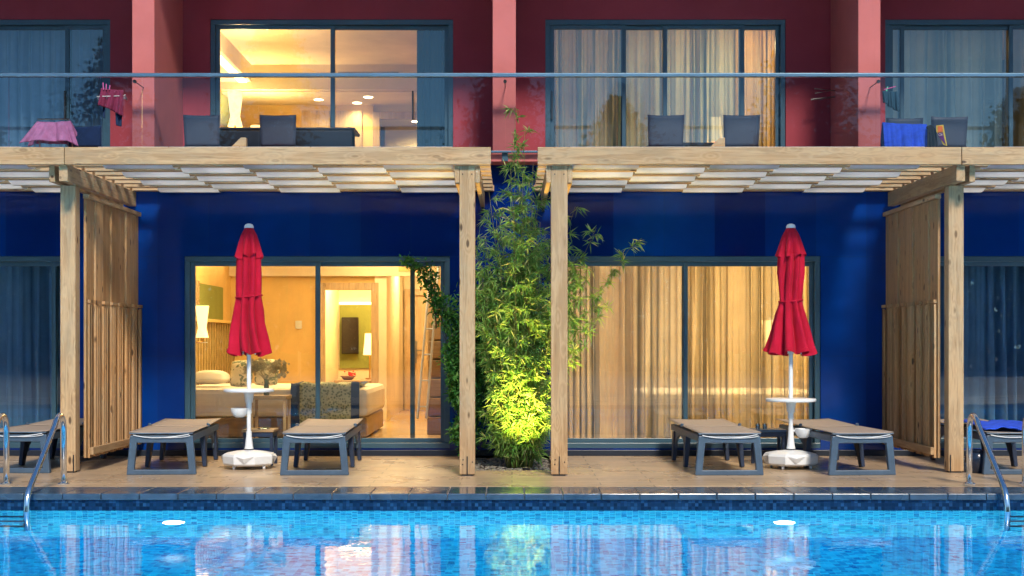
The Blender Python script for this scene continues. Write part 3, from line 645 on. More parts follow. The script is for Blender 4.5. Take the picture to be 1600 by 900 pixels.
# ------------------------------------------------------------------ pergolas
BZ0, BZ1 = 2.698, 2.848
def pergola(label, x0, x1, inner_post, outer_side, knee):
    """x0..x1 extent of roof; inner_post = x range of the central post, outer_side -1/+1: side of the shared outer post"""
    t = thing('pergola', label, 'pergola', ((x0+x1)/2, 1.0, 0), 0, 'timber pergolas along the terrace')
    B = lambda mb, n, m, **k_: mb.build(n, m, t, world=True, **k_)
    xa, xb = x0, x1
    B(MB().box(xa, xb, -.05, 0, BZ0, BZ1), 'front_beam', 'pine_x', bevel=.004)
    B(MB().box(xa, xb, 2.15, 2.198, 2.712, 2.775), 'back_beam', 'pine_x', bevel=.004)
    for i in range(7):
        y_ = .16+i*.315; B(MB().box(xa+.01, xb-.01, y_, y_+.09, 2.708, 2.758), 'roof_slat', 'pine_x', bevel=.003)
    sw = .615; n = int((x1-x0-.35)/sw)
    off = .28 if outer_side < 0 else .28
    sx0 = x0+(off if inner_post is None or outer_side < 0 else .28)
    s_ = MB()
    for j in range(n):
        xl = sx0+j*sw+.004; xr = xl+sw-.008; ph = 1 if j % 2 else -1
        def fn(u, v):
            y_ = -.03+v*2.17; k_ = (y_-.205)/.315
            zz = 2.733+ph*.040*math.cos(math.pi*k_)
            if y_ < .06: zz = max(zz, BZ1+.006-(y_+.03)*.8)
            return (xl+(xr-xl)*u, y_, zz)
        s_ = MB(); s_.grid(fn, 2, 66); o = B(s_, 'shade_strip', 'shade_strip', smooth=True); m_ = o.modifiers.new('thick', 'SOLIDIFY'); m_.thickness = .003
    if inner_post:
        a_, b_ = inner_post
        p = B(MB().box(a_, b_, .004, .124, 0.012, 2.697), 'post', 'pine_z', bevel=.005)
        mid = (a_+b_)/2
        MB().box(mid-.005, mid+.005, -.004, .003, .0, .17).box(a_+.02, b_-.02, -.0, .12, 0.0, .011).build('post_bracket', 'black_iron', p, world=True)
        for (px_, pz_) in ((mid-.04, .10), (mid-.036, .14), (mid+.045, .12), (mid-.04, 2.62), (mid+.04, 2.62)):
            MB().tube([(px_, .004, pz_), (px_, -.003, pz_)], .006, 8).build('bolt', 'black_iron', p, world=True)
        for c0, c1 in ((a_-.042, a_-.002), (b_+.002, b_+.042)):
            B(MB().box(c0, c1, .002, 2.198, 2.545, 2.696), 'cross_beam', 'pine_y', bevel=.004)
            B(MB().box(c0+.005, c1-.005, 2.06, 2.197, 2.50, 2.543), 'wall_bracket', 'black_iron')
    for s__ in (knee or []):
        MB().prism([(s__, BZ1+.0), (s__+.10, BZ1+.10), (s__+.10, BZ1+.0)], .0, .05)
        B(MB().prism([(s__-.1, BZ1-.05), (s__+.045, BZ1+.09), (s__+.09, BZ1+.09), (s__+.09, BZ1-.05)], .002, .07), 'beam_block', 'pine_x', bevel=.003)
    return t
pL = pergola('left timber pergola with beige woven shade strips over the left parasol', -3.868, -.183, (-.456, -.322), -1, [-2.40])
pR = pergola('right timber pergola with woven shade strips over the right parasol', .222, 3.885, (.339, .483), 1, [1.76])
p1 = pergola('partial timber pergola cut off at the left edge of the photo', -7.6, -3.874, None, 1, None)
p2 = pergola('partial timber pergola cut off at the right edge of the photo', 3.891, 7.6, None, -1, None)
# outer posts belong to the centre pergolas
def outer(t, t2, sgn):
    B = lambda mb, n, m, tt=t, **k_: mb.build(n, m, tt, world=True, **k_)
    xo = lambda a_, b_: (min(sgn*a_, sgn*b_), max(sgn*a_, sgn*b_))
    a_, b_ = xo(4.02, 3.885)
    p = B(MB().box(a_, b_, .3, .43, 0.012, 2.558), 'post', 'pine_z', bevel=.005)
    MB().box(sgn*3.90-.005, sgn*3.90+.005, .292, .299, 0, .16).box(a_+.02, b_-.02, .305, .425, 0, .011).build('post_bracket', 'black_iron', p, world=True)
    c0, c1 = xo(3.935, 3.86); B(MB().box(c0, c1, .004, 2.198, 2.56, 2.706), 'cross_beam', 'pine_y', bevel=.004)
    c0, c1 = xo(4.04, 3.99); B(MB().box(c0, c1, .06, 2.198, 2.56, 2.706), 'cross_beam', 'pine_y', t2, bevel=.004)
outer(pL, p1, -1); outer(pR, p2, 1)

def screen(sgn, label):
    xs_ = sgn*3.845; t = thing('wooden_screen', label, 'screen', (xs_, 1.3, .12), 0, 'vertical board privacy screens')
    B = lambda mb, n, m, **k_: mb.build(n, m, t, world=True, **k_)
    y0, y1 = .435, 2.19
    X = lambda a_, b_: (min(xs_-sgn*a_, xs_-sgn*b_), max(xs_-sgn*a_, xs_-sgn*b_))
    B(MB().box(*X(-.015, .04), y0, y1, 2.455, 2.495), 'top_rail', 'pine_y', bevel=.003)
    B(MB().box(*X(.049, .08), y0, y1, .15, .215), 'bottom_rail', 'pine_y', bevel=.003)
    q = MB(); n = 7; w = (y1-y0)/n
    for i in range(n):
        f_ = (i % 2)*.012
        q.box(*X(-.012+f_, .012+f_), y0+i*w+.011, y0+(i+1)*w-.011, .12, 2.454)
    B(q, 'board_panel', 'screen_pine', bevel=.003)
    q = MB(); r_ = random.Random(3)
    for i in range(n+1):
        for o_, hw in ((-.055, .011), (.0, .016), (.055, .011)):
            yy = min(max(y0+i*w+o_, y0+.02), y1-.02); q.box(*X(.026, .048), yy-hw, yy+hw, .12, 1.50+r_.uniform(-.004, .012))
        yy = min(max(y0+i*w, y0+.06), y1-.06); q.box(*X(.026, .054), yy-.062, yy+.062, 1.515, 1.545)
    B(q, 'batten_layer', 'screen_pine', bevel=.002)
screen(-1, 'vertical board screen on the left, beside the left post and blue wall'); screen(1, 'vertical board screen on the right, between right post and blue wall')

# ------------------------------------------------------------------ parasols
def parasol(X, Y, prof, tie, tray_z, tray_x, bowl, label, seed, open_r):
    t = thing('parasol', label, 'parasol', (X, Y, 0), 0, 'closed red parasols')
    rd = random.Random(seed); ph = [rd.uniform(0, 6.28) for _ in range(4)]
    MB().tube([(0, 0, .2), (0, 0, 2.20)], .020, 14).build('pole', 'white_plastic', t, smooth=40)
    def interp(z, P):
        for (z0, r0), (z1, r1) in zip(P, P[1:]):
            if z0 >= z >= z1: k_ = (z0-z)/(z0-z1); return r0+(r1-r0)*k_
        return P[-1][1]
    # lower canopy: 8 deep pleats gathered by the tie
    q = MB(); nu, nv = 160, 70; zt, zb = prof[0][0], prof[-1][0]
    def fn(u, v):
        z = zt+(zb-zt)*v; r = interp(z, prof); a_ = u*2*math.pi
        g = max(0, 1-abs(z-tie)/.10); amp = (.30+.22*v)*(1-.5*g)
        w = .5+.5*math.cos(8*a_+ph[0]+.5*math.sin(3*a_+ph[1])+.35*math.sin(z*9+ph[2]))
        w = w**.5
        fine = .035*math.sin(13*a_+z*5+ph[3])+.018*math.sin(z*17+a_*3)
        rr = r*(1-amp+amp*w*1.25+fine*(.6+.6*v))
        zz = z + (.018*math.cos(8*a_+ph[0])+.01*math.sin(3*a_) if v > .97 else 0)
        tw = .25*math.sin(z*5+ph[1])*.5
        return (rr*math.cos(a_+tw), rr*math.sin(a_+tw), zz)
    q.grid(fn, nu, nv); q.build('canopy', 'red_canvas', t, smooth=True)
    # top vent layer with a scalloped flared rim
    q = MB(); top = [(2.222, .036), (2.15, .075), (2.07, .100), (1.99, .120), (1.945, .132)]
    def fv(u, v):
        z = top[0][0]+(top[-1][0]-top[0][0])*v; r = interp(z, top); a_ = u*2*math.pi
        w = .5+.5*math.cos(8*a_+ph[0]+.6*math.sin(2*a_+ph[2])); amp = .10+.26*v
        rr = r*(1-amp+amp*w**.7*1.25); zz = z+(.028*(math.cos(8*a_+ph[0])*.6+.5*math.sin(2*a_+ph[3])))*v**4
        return (rr*math.cos(a_), rr*math.sin(a_), zz)
    q.grid(fv, 160, 26); q.build('canopy_vent', 'red_canvas', t, smooth=True)
    rt = interp(tie, prof); q = MB(); n = 48
    q.tube([((rt*1.02+.004*math.sin(j*2.1))*math.cos(2*math.pi*j/n), (rt*1.02)*math.sin(2*math.pi*j/n), tie+.012*math.sin(2*math.pi*j/n+1)) for j in range(n+1)], .009, 6)
    q.build('tie_strap', 'red_canvas', t, smooth=True)
    MB().lathe([(.043, 2.215), (.043, 2.23), (.033, 2.248), (.012, 2.256)], (0, 0, 0), 24).build('cap', 'white_plastic', t, smooth=50)
    # ribs peeping out of the open bottom
    q = MB()
    for j in range(8):
        a_ = (2*math.pi*j-ph[0])/8; q.bar((open_r*.72*math.cos(a_), open_r*.72*math.sin(a_), prof[-1][0]-.004), (.03*math.cos(a_), .03*math.sin(a_), 1.6), .008, .012)
    q.build('ribs', 'white_plastic', t)
    MB().lathe([(.225, 0), (.23, .006), (.23, .022), (.225, .028), (.03, .03)], (tray_x, 0, tray_z), 40).lathe([(.034, -.10), (.045, -.03), (.05, 0)], (0, 0, tray_z-.001), 20).build('tray', 'white_plastic', t, smooth=40)
    MB().tube([(0, 0, tray_z-.16), (0, 0, tray_z-.1)], .027, 14).build('collar', 'white_plastic', t, smooth=40)
    bx, bz = bowl
    MB().lathe([(.035, -.085), (.06, -.065), (.078, -.03), (.082, 0), (.074, 0), (.066, -.03), (.03, -.06)], (bx, -.01, bz), 24).tube([(0, 0, bz-.02), (bx*.4, 0, bz-.02)], .012, 8).tube([(0, 0, bz-.05), (0, 0, bz+.01)], .025, 12).build('cup_bowl', 'white_plastic', t, smooth=50)
    # base: eight sided weighted box with chamfered faces and a socket
    q = MB(); n = 8; rings = [(.225, .035), (.248, .05), (.254, .118), (.238, .140), (.13, .160), (.05, .168)]
    vs = []
    for r, z in rings:
        for j in range(n):
            a_ = math.pi/8+2*math.pi*j/n; k_ = 1.0 if j % 2 else .97; vs.append((r*k_*math.cos(a_), r*k_*math.sin(a_), z))
    fs = [(i*n+j, i*n+(j+1) % n, (i+1)*n+(j+1) % n, (i+1)*n+j) for i in range(len(rings)-1) for j in range(n)]+[tuple(range(n))[::-1], tuple((len(rings)-1)*n+j for j in range(n))]
    q.add(vs, fs)
    for j in range(4):          # raised triangular facets on the corner faces
        a_ = -math.pi/2+math.pi/2*j; c_, s2 = math.cos(a_), math.sin(a_); tx, ty = -s2, c_
        f = lambda r, tt, z: (r*c_+tt*tx, r*s2+tt*ty, z)
        q.add([f(.228, -.10, .132), f(.228, .10, .132), f(.264, .0, .108), f(.238, 0, .06)], [(0, 2, 1), (0, 3, 2), (1, 2, 3)])
    q.build('base', 'white_plastic', t, bevel=.006)
    MB().lathe([(.042, .18), (.036, .21), (.026, .30), (.026, .34), (.022, .34)], (0, 0, 0), 20).build('socket', 'white_plastic', t, smooth=40)
    for j in range(4):
        a_ = math.pi/4+math.pi/2*j+.2; cx, cy = .19*math.cos(a_), .19*math.sin(a_)
        MB().tube([(cx-.01, cy, .018), (cx+.01, cy, .018)], .018, 12).box(cx-.014, cx+.014, cy-.008, cy+.008, .022, .04).build('caster', 'white_plastic', t)
    return t
s_u = 2160/12.75
parasol((389-800)/s_u, .75, [(1.975, .108), (1.80, .114), (1.70, .114), (1.585, .114), (1.50, .122), (1.36, .14), (1.20, .166), (1.055, .19)], 1.585,
        .705, -.0, (-.085, .555), 'closed crimson parasol on the left, bowl hanging left of its white pole', 3, .20)
parasol((1236-800)/s_u, .76, [(1.975, .112), (1.80, .118), (1.70, .108), (1.56, .10), (1.50, .11), (1.36, .145), (1.20, .182), (1.06, .215)], 1.545,
        .615, 0, (.115, .365), 'closed crimson parasol on the right, low bowl hanging right of its pole', 11, .215)

# ------------------------------------------------------------------ sun loungers
def lounger(x, y, rz, label):
    t = thing('sun_lounger', label, 'sun lounger', (x, y, 0), rz, 'plastic sun loungers on the terrace')
    w, L, h = .27, 1.86, .375
    # foot frame: one moulded trapezoid loop
    o = [(-.30, 0), (.30, 0), (w+.0, h-.03), (-w-.0, h-.03)]; i_ = [(-.235, .045), (.235, .045), (.212, h-.095), (-.212, h-.095)]
    q = MB(); vs = [(a_, yy, b_) for yy in (0, .05) for a_, b_ in o+i_]
    fs = []
    for k_ in range(4):
        k2 = (k_+1) % 4; fs += [(k_, k2, k2+4, k_+4), (k_+8, k_+12, k2+12, k2+8), (k_, k_+8, k2+8, k2), (k_+4, k2+4, k2+12, k_+12)]
    q.add(vs, fs); q.build('foot_frame', 'grey_plastic', t, bevel=.008)
    q = MB()
    for s_ in (-1, 1):
        q.box(min(s_*w, s_*(w-.045)), max(s_*w, s_*(w-.045)), .052, 1.72, h-.085, h-.025)
        # arched side web between the rear legs
        pts = [(0.78, .20), (.80, h-.09), (1.62, h-.09), (1.66, .20)]
        for k_ in range(10):
            a0, a1 = math.pi*k_/10, math.pi*(k_+1)/10
            p0 = (1.2-.30*math.cos(a0), .12+.15*math.sin(a0)); p1 = (1.2-.30*math.cos(a1), .12+.15*math.sin(a1))
            xa_, xb_ = s_*(w-.012), s_*(w-.038)
            q.add([(xa_, p0[0], p0[1]), (xa_, p1[0], p1[1]), (xa_, p1[0], h-.086), (xa_, p0[0], h-.086), (xb_, p0[0], p0[1]), (xb_, p1[0], p1[1]), (xb_, p1[0], h-.086), (xb_, p0[0], h-.086)],
                  [(0, 1, 2, 3), (4, 7, 6, 5), (0, 4, 5, 1), (1, 5, 6, 2), (0, 3, 7, 4)])
    q.box(-w+.045, w-.045, 1.66, 1.70, h-.085, h-.035); q.box(-w+.045, w-.045, .84, .88, h-.085, h-.045)
    q.build('side_frame', 'grey_plastic', t, bevel=.006)
    for s_ in (-1, 1):
        for yy, l0 in ((.82, 0), (1.58, 0)):
            MB().bar((s_*(w-.03), yy+.02, h-.09), (s_*(w-.005), yy-.02, 0.0), .05, .12, up=(0, 1, 0), taper=.7).build('leg', 'dark_plastic', t, bevel=.006)
    q = MB(); q.box(-w-.004, w+.004, -.015, .02, h-.018, h-.006); q.build('front_bar', 'grey_plastic', t, bevel=.005)
    q = MB(); q.tube(bez([(-w+.03, -.012, h-.025), (-.05, -.016, h-.075), (w-.03, -.012, h-.02)], 10), .004, 6); q.tube(bez([(.02, -.012, h-.05), (w-.05, -.016, h-.05), (w-.02, -.012, h-.03)], 6), .003, 6)
    q.build('tension_cord', 'white_plastic', t)
    q = MB()
    for k_ in range(2):
        ya, yb = ((-.01, .95), (.96, L))[k_]
        def fn(u, v): 
            xx = (u*2-1)*(w+.006); yy = ya+(yb-ya)*v
            return (xx, yy, h+.001-.010*(1-(u*2-1)**2)+(.02*(v) if k_ else 0))
        MB().grid(fn, 8, 10).build('sling' if k_ == 0 else 'backrest', 'sling', t, smooth=True, solid=.006)
    for s_ in (-1, 1): MB().lathe([(.016, 0), (.016, .03), (.008, .035)], (s_*(w+.002), .96, h-.01), 10).build('hinge', 'grey_plastic', t, smooth=40)
    return t
def LX(px, Y): return (px-800)/(2160/(12+Y))
lounger(LX(252, .10), .10, R(4.5), 'grey sun lounger left of the left parasol, next to the board screen')
lounger(LX(491, .05), .05, R(1.5), 'grey sun lounger right of the left parasol in front of the lit bedroom')
lounger(LX(1140, .05), .05, R(1.5), 'grey sun lounger left of the right parasol in front of the sheer curtains')
lounger(LX(1348, .05), .05, R(4.5), 'grey sun lounger right of the right parasol near the right screen')
lounger(LX(25, .25), .25, R(-2), 'bluish sun lounger behind the pool ladder at the left edge')
lounger(LX(1590, .12), .12, R(0), 'sun lounger under a blue towel at the right edge')
q = MB()
def tw(u, v):
    return (LX(1590, .12)-.27+u*.56, .14+v*1.2, .392+.018*math.exp(-((v-.5)/.3)**2)*(1+math.sin(u*9))+.022*math.sin(u*5+v*3)**2+.006*math.sin(u*30+v*8))
q.grid(tw, 26, 30); tag(q.build('towel', 'blue_towel', smooth=True, solid=.008), 'bright blue towel spread on the lounger at the right edge', 'towel')

def side_table(x, y, label, top):
    t = thing('side_table', label, 'side table', (x, y, 0), 0, 'small dark side tables')
    MB().box(-.15, .15, -.14, .14, .315, .34).build('tabletop', top, t, bevel=.005)
    MB().box(-.14, .14, -.13, .13, .27, .313).build('apron', 'dark_plastic', t, bevel=.004)
    for a_ in (-1, 1):
        for b_ in (-1, 1): MB().box(min(a_*.14, a_*.11), max(a_*.14, a_*.11), min(b_*.13, b_*.1), max(b_*.13, b_*.1), 0, .269).build('leg', 'dark_plastic', t, bevel=.003)
side_table(LX(407, 1.15), 1.15, 'dark side table with wooden top behind the left parasol', 'oak_x')
side_table(LX(1200, 1.15), 1.15, 'grey side table with two glasses behind the right parasol', 'grey_plastic')
tag(MB().lathe([(.05, 0), (.062, .008), (.05, .012), (.02, .006)], (LX(412, 1.1), 1.1, .341), 18).build('ashtray', 'drink_glass', smooth=True), 'small shallow glass dish on the wooden topped side table', 'dish')
for i, px in enumerate((1184, 1195)):
    tag(MB().lathe([(.018, 0), (.022, .05), (.020, .05), (.016, .004)], (LX(px, 1.1), 1.1, .341), 14).build('drinking_glass', 'drink_glass', smooth=True),
        ('left' if i == 0 else 'right')+' one of the two small glasses on the grey side table', 'glass', 'glasses on the side table')
tag(MB().lathe([(.06, 0), (.075, .02), (.10, .1), (.095, .165), (.075, .185), (.085, .197), (.08, .205), (.06, .2), (.06, .05)], (LX(1526, .3), .3, 0), 28).build('clay_pot', 'pot_glaze', smooth=50), 'dark glazed pot beside the right post under the lounger', 'pot')

# ------------------------------------------------------------------ pool ladders
def ladder(xa, xb, label):
    t = thing('pool_ladder', label, 'pool ladder', ((xa+xb)/2, -.68, 0), 0, 'steel pool ladders')
    for x_ in (xa, xb):
        pts = [(x_, -.68, 0), (x_, -.68, .38)]+bez([(x_, -.68, .42), (x_, -.68, .60), (x_, -.82, .60), (x_, -.90, .49)], 12)+bez([(x_, -1.46, .06), (x_, -1.54, .0), (x_, -1.55, -.08), (x_, -1.55, -.2)], 10)+[(x_, -1.55, -1.15)]
        MB().tube(pts, .0235, 14).build('rail', 'chrome', t, world=True, smooth=True)
        MB().lathe([(.05, 0), (.05, .006), (.026, .016), (.022, .022)], (x_, -.68, -.001), 24).build('flange', 'chrome', t, world=True, smooth=40)
    for z_ in (-.42, -.68, -.94): MB().box(xa+.02, xb-.02, -1.58, -1.50, z_-.012, z_+.012).build('tread', 'dark_plastic', t, world=True, bevel=.006)
ladder(-4.14, -3.67, 'polished steel pool ladder at the left edge of the pool'); ladder(3.745, 4.20, 'polished steel pool ladder at the right edge of the pool')

# ------------------------------------------------------------------ balcony things
def UX(px, Y): return (px-800)/(2160/(12+Y))
def bchair(x, y, rz, label, mat='chair_shell', h=.61):
    t = thing('balcony_chair', label, 'chair', (x, y, 2.9), rz, 'moulded balcony chairs'); w = .19
    def fb(u, v): a_ = u*2-1; return (a_*(w-.012*(1-v)), .02*(1-a_*a_)*-1-.03*v, .30+(h-.30)*v+(.012*a_*a_ if v > .9 else 0))
    MB().grid(fb, 10, 10).build('backrest', mat, t, smooth=True, solid=.014)
    MB().grid(lambda u, v: ((u*2-1)*w, .0+.36*v, .30-.012*math.sin(math.pi*v)), 6, 6).build('seat', mat, t, smooth=True, solid=.014)
    for a_ in (-1, 1):
        for b_ in (0, 1): MB().bar((a_*(w-.02), .02+b_*.32, .295), (a_*(w-.005), -.01+b_*.38, 0), .022, .022).build('leg', 'black_iron', t)
    return t
bchair(UX(316, 2.35), 2.35, 0, 'pale grey balcony chair left of the lit balcony window')
bchair(UX(435, 2.35), 2.35, 0, 'dark grey balcony chair in front of the lit balcony window')
bchair(UX(1040, 2.35), 2.35, 0, 'grey balcony chair left of the beam block on the right balcony')
bchair(UX(1158, 2.35), 2.35, 0, 'grey balcony chair right of the beam block on the right balcony')
bchair(UX(133, 2.4), 2.4, R(-8), 'navy balcony chair right of the mauve towel', 'navy_cloth', .50)
bchair(UX(1482, 2.4), 2.4, 0, 'brownish balcony chair right of the blue towel', 'chair_shell', .6)
t = thing('balcony_table', 'long dark balcony table behind the grey chair', 'table', (UX(450, 2.9), 2.9, 2.9))
MB().box(-.75, .75, -.25, .25, .515, .545).box(-.72, .72, -.24, -.22, .2, .514).build('tabletop', 'table_dark', t, bevel=.02)
for a_ in (-.70, .66):
    for b_ in (-.2, .17): MB().box(a_, a_+.04, b_, b_+.03, 0, .513).build('leg', 'table_dark', t)
t = thing('balcony_table', 'low dark table between the two chairs of the right balcony', 'table', (UX(1100, 2.9), 2.9, 2.9)); MB().box(-.25, .25, -.2, .2, .36, .39).build('tabletop', 'table_dark', t)
for a_ in (-.22, .2):
    for b_ in (-.17, .15): MB().box(a_, a_+.02, b_, b_+.02, 0, .359).build('leg', 'table_dark', t)

def drape(name, label, mat, pts_top, pts_bot, y, folds, amp, cat='towel', thick=.008, seed=0, back=0):
    """cloth hanging from a top polyline to a bottom polyline (x,z pairs), with folds"""
    rd = random.Random(seed); ph = [rd.uniform(0, 6) for _ in range(3)]; q = MB()
    def pl(P, u):
        k_ = u*(len(P)-1); i = min(int(k_), len(P)-2); f = k_-i; return (P[i][0]+(P[i+1][0]-P[i][0])*f, P[i][1]+(P[i+1][1]-P[i][1])*f)
    def fn(u, v):
        a_, b_ = pl(pts_top, u), pl(pts_bot, u)
        return (a_[0]+(b_[0]-a_[0])*v, y-amp*(math.sin(u*folds*6.28+ph[0]+v*.8)+.5*math.sin(u*folds*15+ph[1]))*(.25+.75*v)-back*v, a_[1]+(b_[1]-a_[1])*v)
    q.grid(fn, 40, 16)
    if back: q.grid(lambda u, v: (lambda p, p0: (p[0], 2*y+.02-p[1], p[2]))(fn(u, v), 0), 40, 16)
    return tag(q.build(name, mat, smooth=True, solid=thick), label, cat)
def UZ(py, Y): return 1.137+(539-py)/(2160/(12+Y))
def P(lst, Y): return [(UX(a_, Y), UZ(b_, Y)) for a_, b_ in lst]
Yb = 2.3
drape('towel', 'mauve towel draped over a rack on the left balcony', 'mauve_cloth', P([(58, 190), (84, 191), (110, 189)], Yb), P([(36, 226), (60, 221), (88, 223), (110, 222), (128, 231)], Yb), Yb, 3, .02, back=.10, seed=1)
t = thing('towel_rack', 'low folding rack carrying the mauve towel', 'rack', (UX(84, 2.32), 2.32, 2.9))
for a_ in (-.17, .17):
    MB().tube([(a_, -.16, 0), (a_, .0, .575)], .008, 6).tube([(a_, .16, 0), (a_, .0, .575)], .008, 6).build('leg', 'steel_dull', t)
MB().tube([(-.17, 0, .575), (.17, 0, .575)], .008, 6).build('top_rail', 'steel_dull', t)
drape('laundry', 'maroon towel pegged beside the red pilaster on the left balcony', 'maroon_cloth', P([(158, 138), (176, 140), (193, 141)], 2.6), P([(153, 164), (170, 170), (192, 182)], 2.6), 2.6, 2.5, .02, 'laundry', seed=2)
drape('laundry', 'navy shorts hanging below the maroon towel', 'navy_cloth', P([(180, 165), (191, 165)], 2.64), P([(182, 196), (190, 198)], 2.64), 2.64, 1, .012, 'laundry', seed=3)
drape('laundry', 'thin dark strap hanging under the left corner of the maroon towel', 'navy_cloth', P([(160, 160), (164, 160)], 2.66), P([(162, 184), (164, 185)], 2.66), 2.66, 1, .006, 'laundry', seed=3)
t = thing('drying_rack', 'white wall drying rack behind the maroon laundry', 'drying rack', (UX(190, 2.6), 2.62, 3.735))
for i in range(3): MB().tube([(-.26, .01-.02*i, .0+.012*i), (.04, .02-.02*i, .01+.012*i)], .004, 6).build('wire', 'white_plastic', t)
MB().tube([(.04, -.04, .04), (.04, .04, .0)], .006, 6).build('arm', 'white_plastic', t)
for i, px in enumerate((162, 166, 171)):
    tag(MB().bar((UX(px, 2.58), 2.58, UZ(140, 2.58)), (UX(px-1+i, 2.58), 2.58, UZ(129+i*2, 2.58)), .010, .010).build('clothes_peg', 'pink_plastic'), ('leftmost', 'middle', 'rightmost')[i]+' pink clothes peg on the maroon towel', 'peg', 'pegs on the maroon towel')
# bikini hanging on the side of the left pilaster
drape('swimwear', 'purple swim top hanging on the side of the left pilaster', 'purple_cloth', P([(238, 113), (251, 114)], 2.7), P([(240, 128), (248, 142)], 2.7), 2.7, 1.5, .012, 'swimwear', seed=5)
q = MB()
for i in range(6): q.lathe([(.002, -.009), (.009, 0), (.002, .009)], (UX(251.5, 2.66), 2.66, UZ(123+i*3.6, 2.66)), 8)
tag(q.build('bead_string', 'white_plastic'), 'string of white beads beside the purple swim top', 'beads')
t = thing('wall_airer', 'folding steel clothes airer fixed to the red wall on the right', 'clothes airer', (UX(1316, 3.3), 3.3, UZ(150, 3.3)))
B_ = lambda a_, b_, r=.006: MB().tube([(UX(a_[0], 3.3), 3.3, UZ(a_[1], 3.3)), (UX(b_[0], 3.3), 3.25, UZ(b_[1], 3.3))], r, 8)
B_((1316, 123), (1317, 152), .012).build('upright', 'steel_dull', t, world=True); B_((1316, 150), (1266, 157), .010).build('arm', 'steel_dull', t, world=True)
B_((1316, 139), (1272, 147), .005).build('arm', 'steel_dull', t, world=True); B_((1316, 143), (1271, 140), .005).build('wire', 'steel_dull', t, world=True)
drape('laundry', 'dark teal garment pegged at the left of the top right window', 'teal_cloth', P([(1379, 142), (1391, 143), (1402, 143)], 2.6), P([(1381, 160), (1392, 168), (1404, 175)], 2.6), 2.6, 2.5, .02, 'laundry', seed=6)
t = thing('drying_rack', 'short red and green drying rail above the teal garment', 'drying rack', (UX(1390, 2.6), 2.6, UZ(140, 2.6)))
MB().tube([(-.06, 0, 0), (.06, -.02, .03)], .005, 6).build('wire', 'pink_plastic', t); MB().bar((-.04, 0, -.03), (-.02, 0, .03), .012, .012).build('peg', 'green_plastic', t)
drape('towel', 'royal blue towel draped over a chair on the right balcony', 'blue_towel', P([(1379, 191), (1400, 193), (1425, 194), (1448, 194)], Yb), P([(1379, 231), (1400, 231), (1425, 232), (1452, 231)], Yb), Yb, 3.5, .022, back=.06, seed=7)
bchair(UX(1413, 2.34), 2.36, 0, 'balcony chair hidden under the royal blue towel', 'chair_shell', .58)
drape('beach_bag', 'black cloth bag hanging right of the royal blue towel', 'black_cloth', P([(1449, 197), (1455, 195), (1462, 202)], 2.26), P([(1446, 231), (1455, 232), (1464, 231)], 2.26), 2.26, 1.5, .02, 'bag', seed=8, back=.05)
t = thing('striped_swimsuit', 'orange, purple and yellow swimming suit hanging on a chair', 'swimwear', (UX(1470, 2.2), 2.2, 2.95))
def flat(lst, mat, nm, dy): MB().prism(P(lst, 2.2), 2.2-dy, 2.2-dy+.006).build(nm, mat, t, world=True)
flat([(1463, 228 if 0 else 196), (1474, 195), (1480, 228), (1474, 226), (1463, 205)], 'yellow_cloth', 'edging', .0)
flat([(1465, 197), (1472.5, 197), (1473, 206), (1465, 207)], 'orange_cloth', 'orange_panel', .008)
flat([(1465, 208), (1473, 207), (1477.5, 226), (1466, 213)], 'purple_cloth', 'purple_panel', .008)
q = MB(); c_ = (UX(1468.5, 2.19), UZ(210.5, 2.19)); q.tube([(c_[0]+.012*math.cos(j*math.pi/6), 2.188, c_[1]+.012*math.sin(j*math.pi/6)) for j in range(13)], .0022, 5); q.box(c_[0]+.018, c_[0]+.023, 2.186, 2.19, c_[1]-.012, c_[1]+.012)
q.build('emblem', 'white_cloth', t, world=True)

# ------------------------------------------------------------------ plants
def leaf(q, p, d, L, w, up, r):
    d = d.normalized(); s_ = d.cross(up)
    if s_.length < .05: s_ = d.orthogonal()
    s_ = s_.normalized()*w/2; n = s_.cross(d).normalized()
    b = len(q.v); droop = Vector((0, 0, -L*.12)); c_ = p+d*L*.4
    q.v += [tuple(p), tuple(c_+s_+n*w*.12), tuple(p+d*L+droop), tuple(c_-s_+n*w*.12)]
    q.f += [(b, b+1, b+2), (b, b+2, b+3)]; q.rv += [r, r]
def rvec(rd, s=1): return Vector((rd.gauss(0, s), rd.gauss(0, s), rd.gauss(0, s)))
rd = random.Random(21)
bam = thing('bamboo_clump', 'tall feathery bamboo clump lit yellow at its foot between the two central posts', 'bamboo', (.08, 1.15, -.03))
cul = MB(); lv = MB()
def culm(base, tip, r0, dens, tw_, bow=.0, z0=.12):
    mid = (base+tip)/2+Vector((bow, 0, .15)); pts = bez([base, base.lerp(mid, .7)+Vector((0, 0, .1)), mid, tip], 16)
    cul.tube(pts, [r0*(1-.75*i/16) for i in range(17)], 6)
    n = int(dens*(tip-base).length*11)
    for i in range(n):
        t_ = z0+(1-z0)*((i+rd.random())/n); k_ = t_*16; j = min(int(k_), 15); p = pts[j].lerp(pts[j+1], k_-j)
        if p.z < .02: continue
        az = rd.uniform(0, 6.283); tl = tw_*rd.uniform(.5, 1.2)*(1-.45*t_)
        d_ = Vector((math.cos(az), math.sin(az)*.8, rd.uniform(.1, .8))).normalized(); e_ = p+d_*tl
        cul.tube([p, p.lerp(e_, .5)+Vector((0, 0, .01)), e_], .0018, 3, cap=False)
        for m_ in range(rd.randint(14, 22)):
            u_ = rd.uniform(.25, 1.05); lp = p.lerp(e_, u_)
            ld = (d_*.6+rvec(rd, .6)+Vector((0, 0, -.35))).normalized()
            leaf(lv, lp, ld, rd.uniform(.045, .125), rd.uniform(.009, .017), Vector((rd.gauss(0, .4), rd.gauss(0, .4), 1)), rd.random())
C0 = Vector((.07, 1.12, -.03))
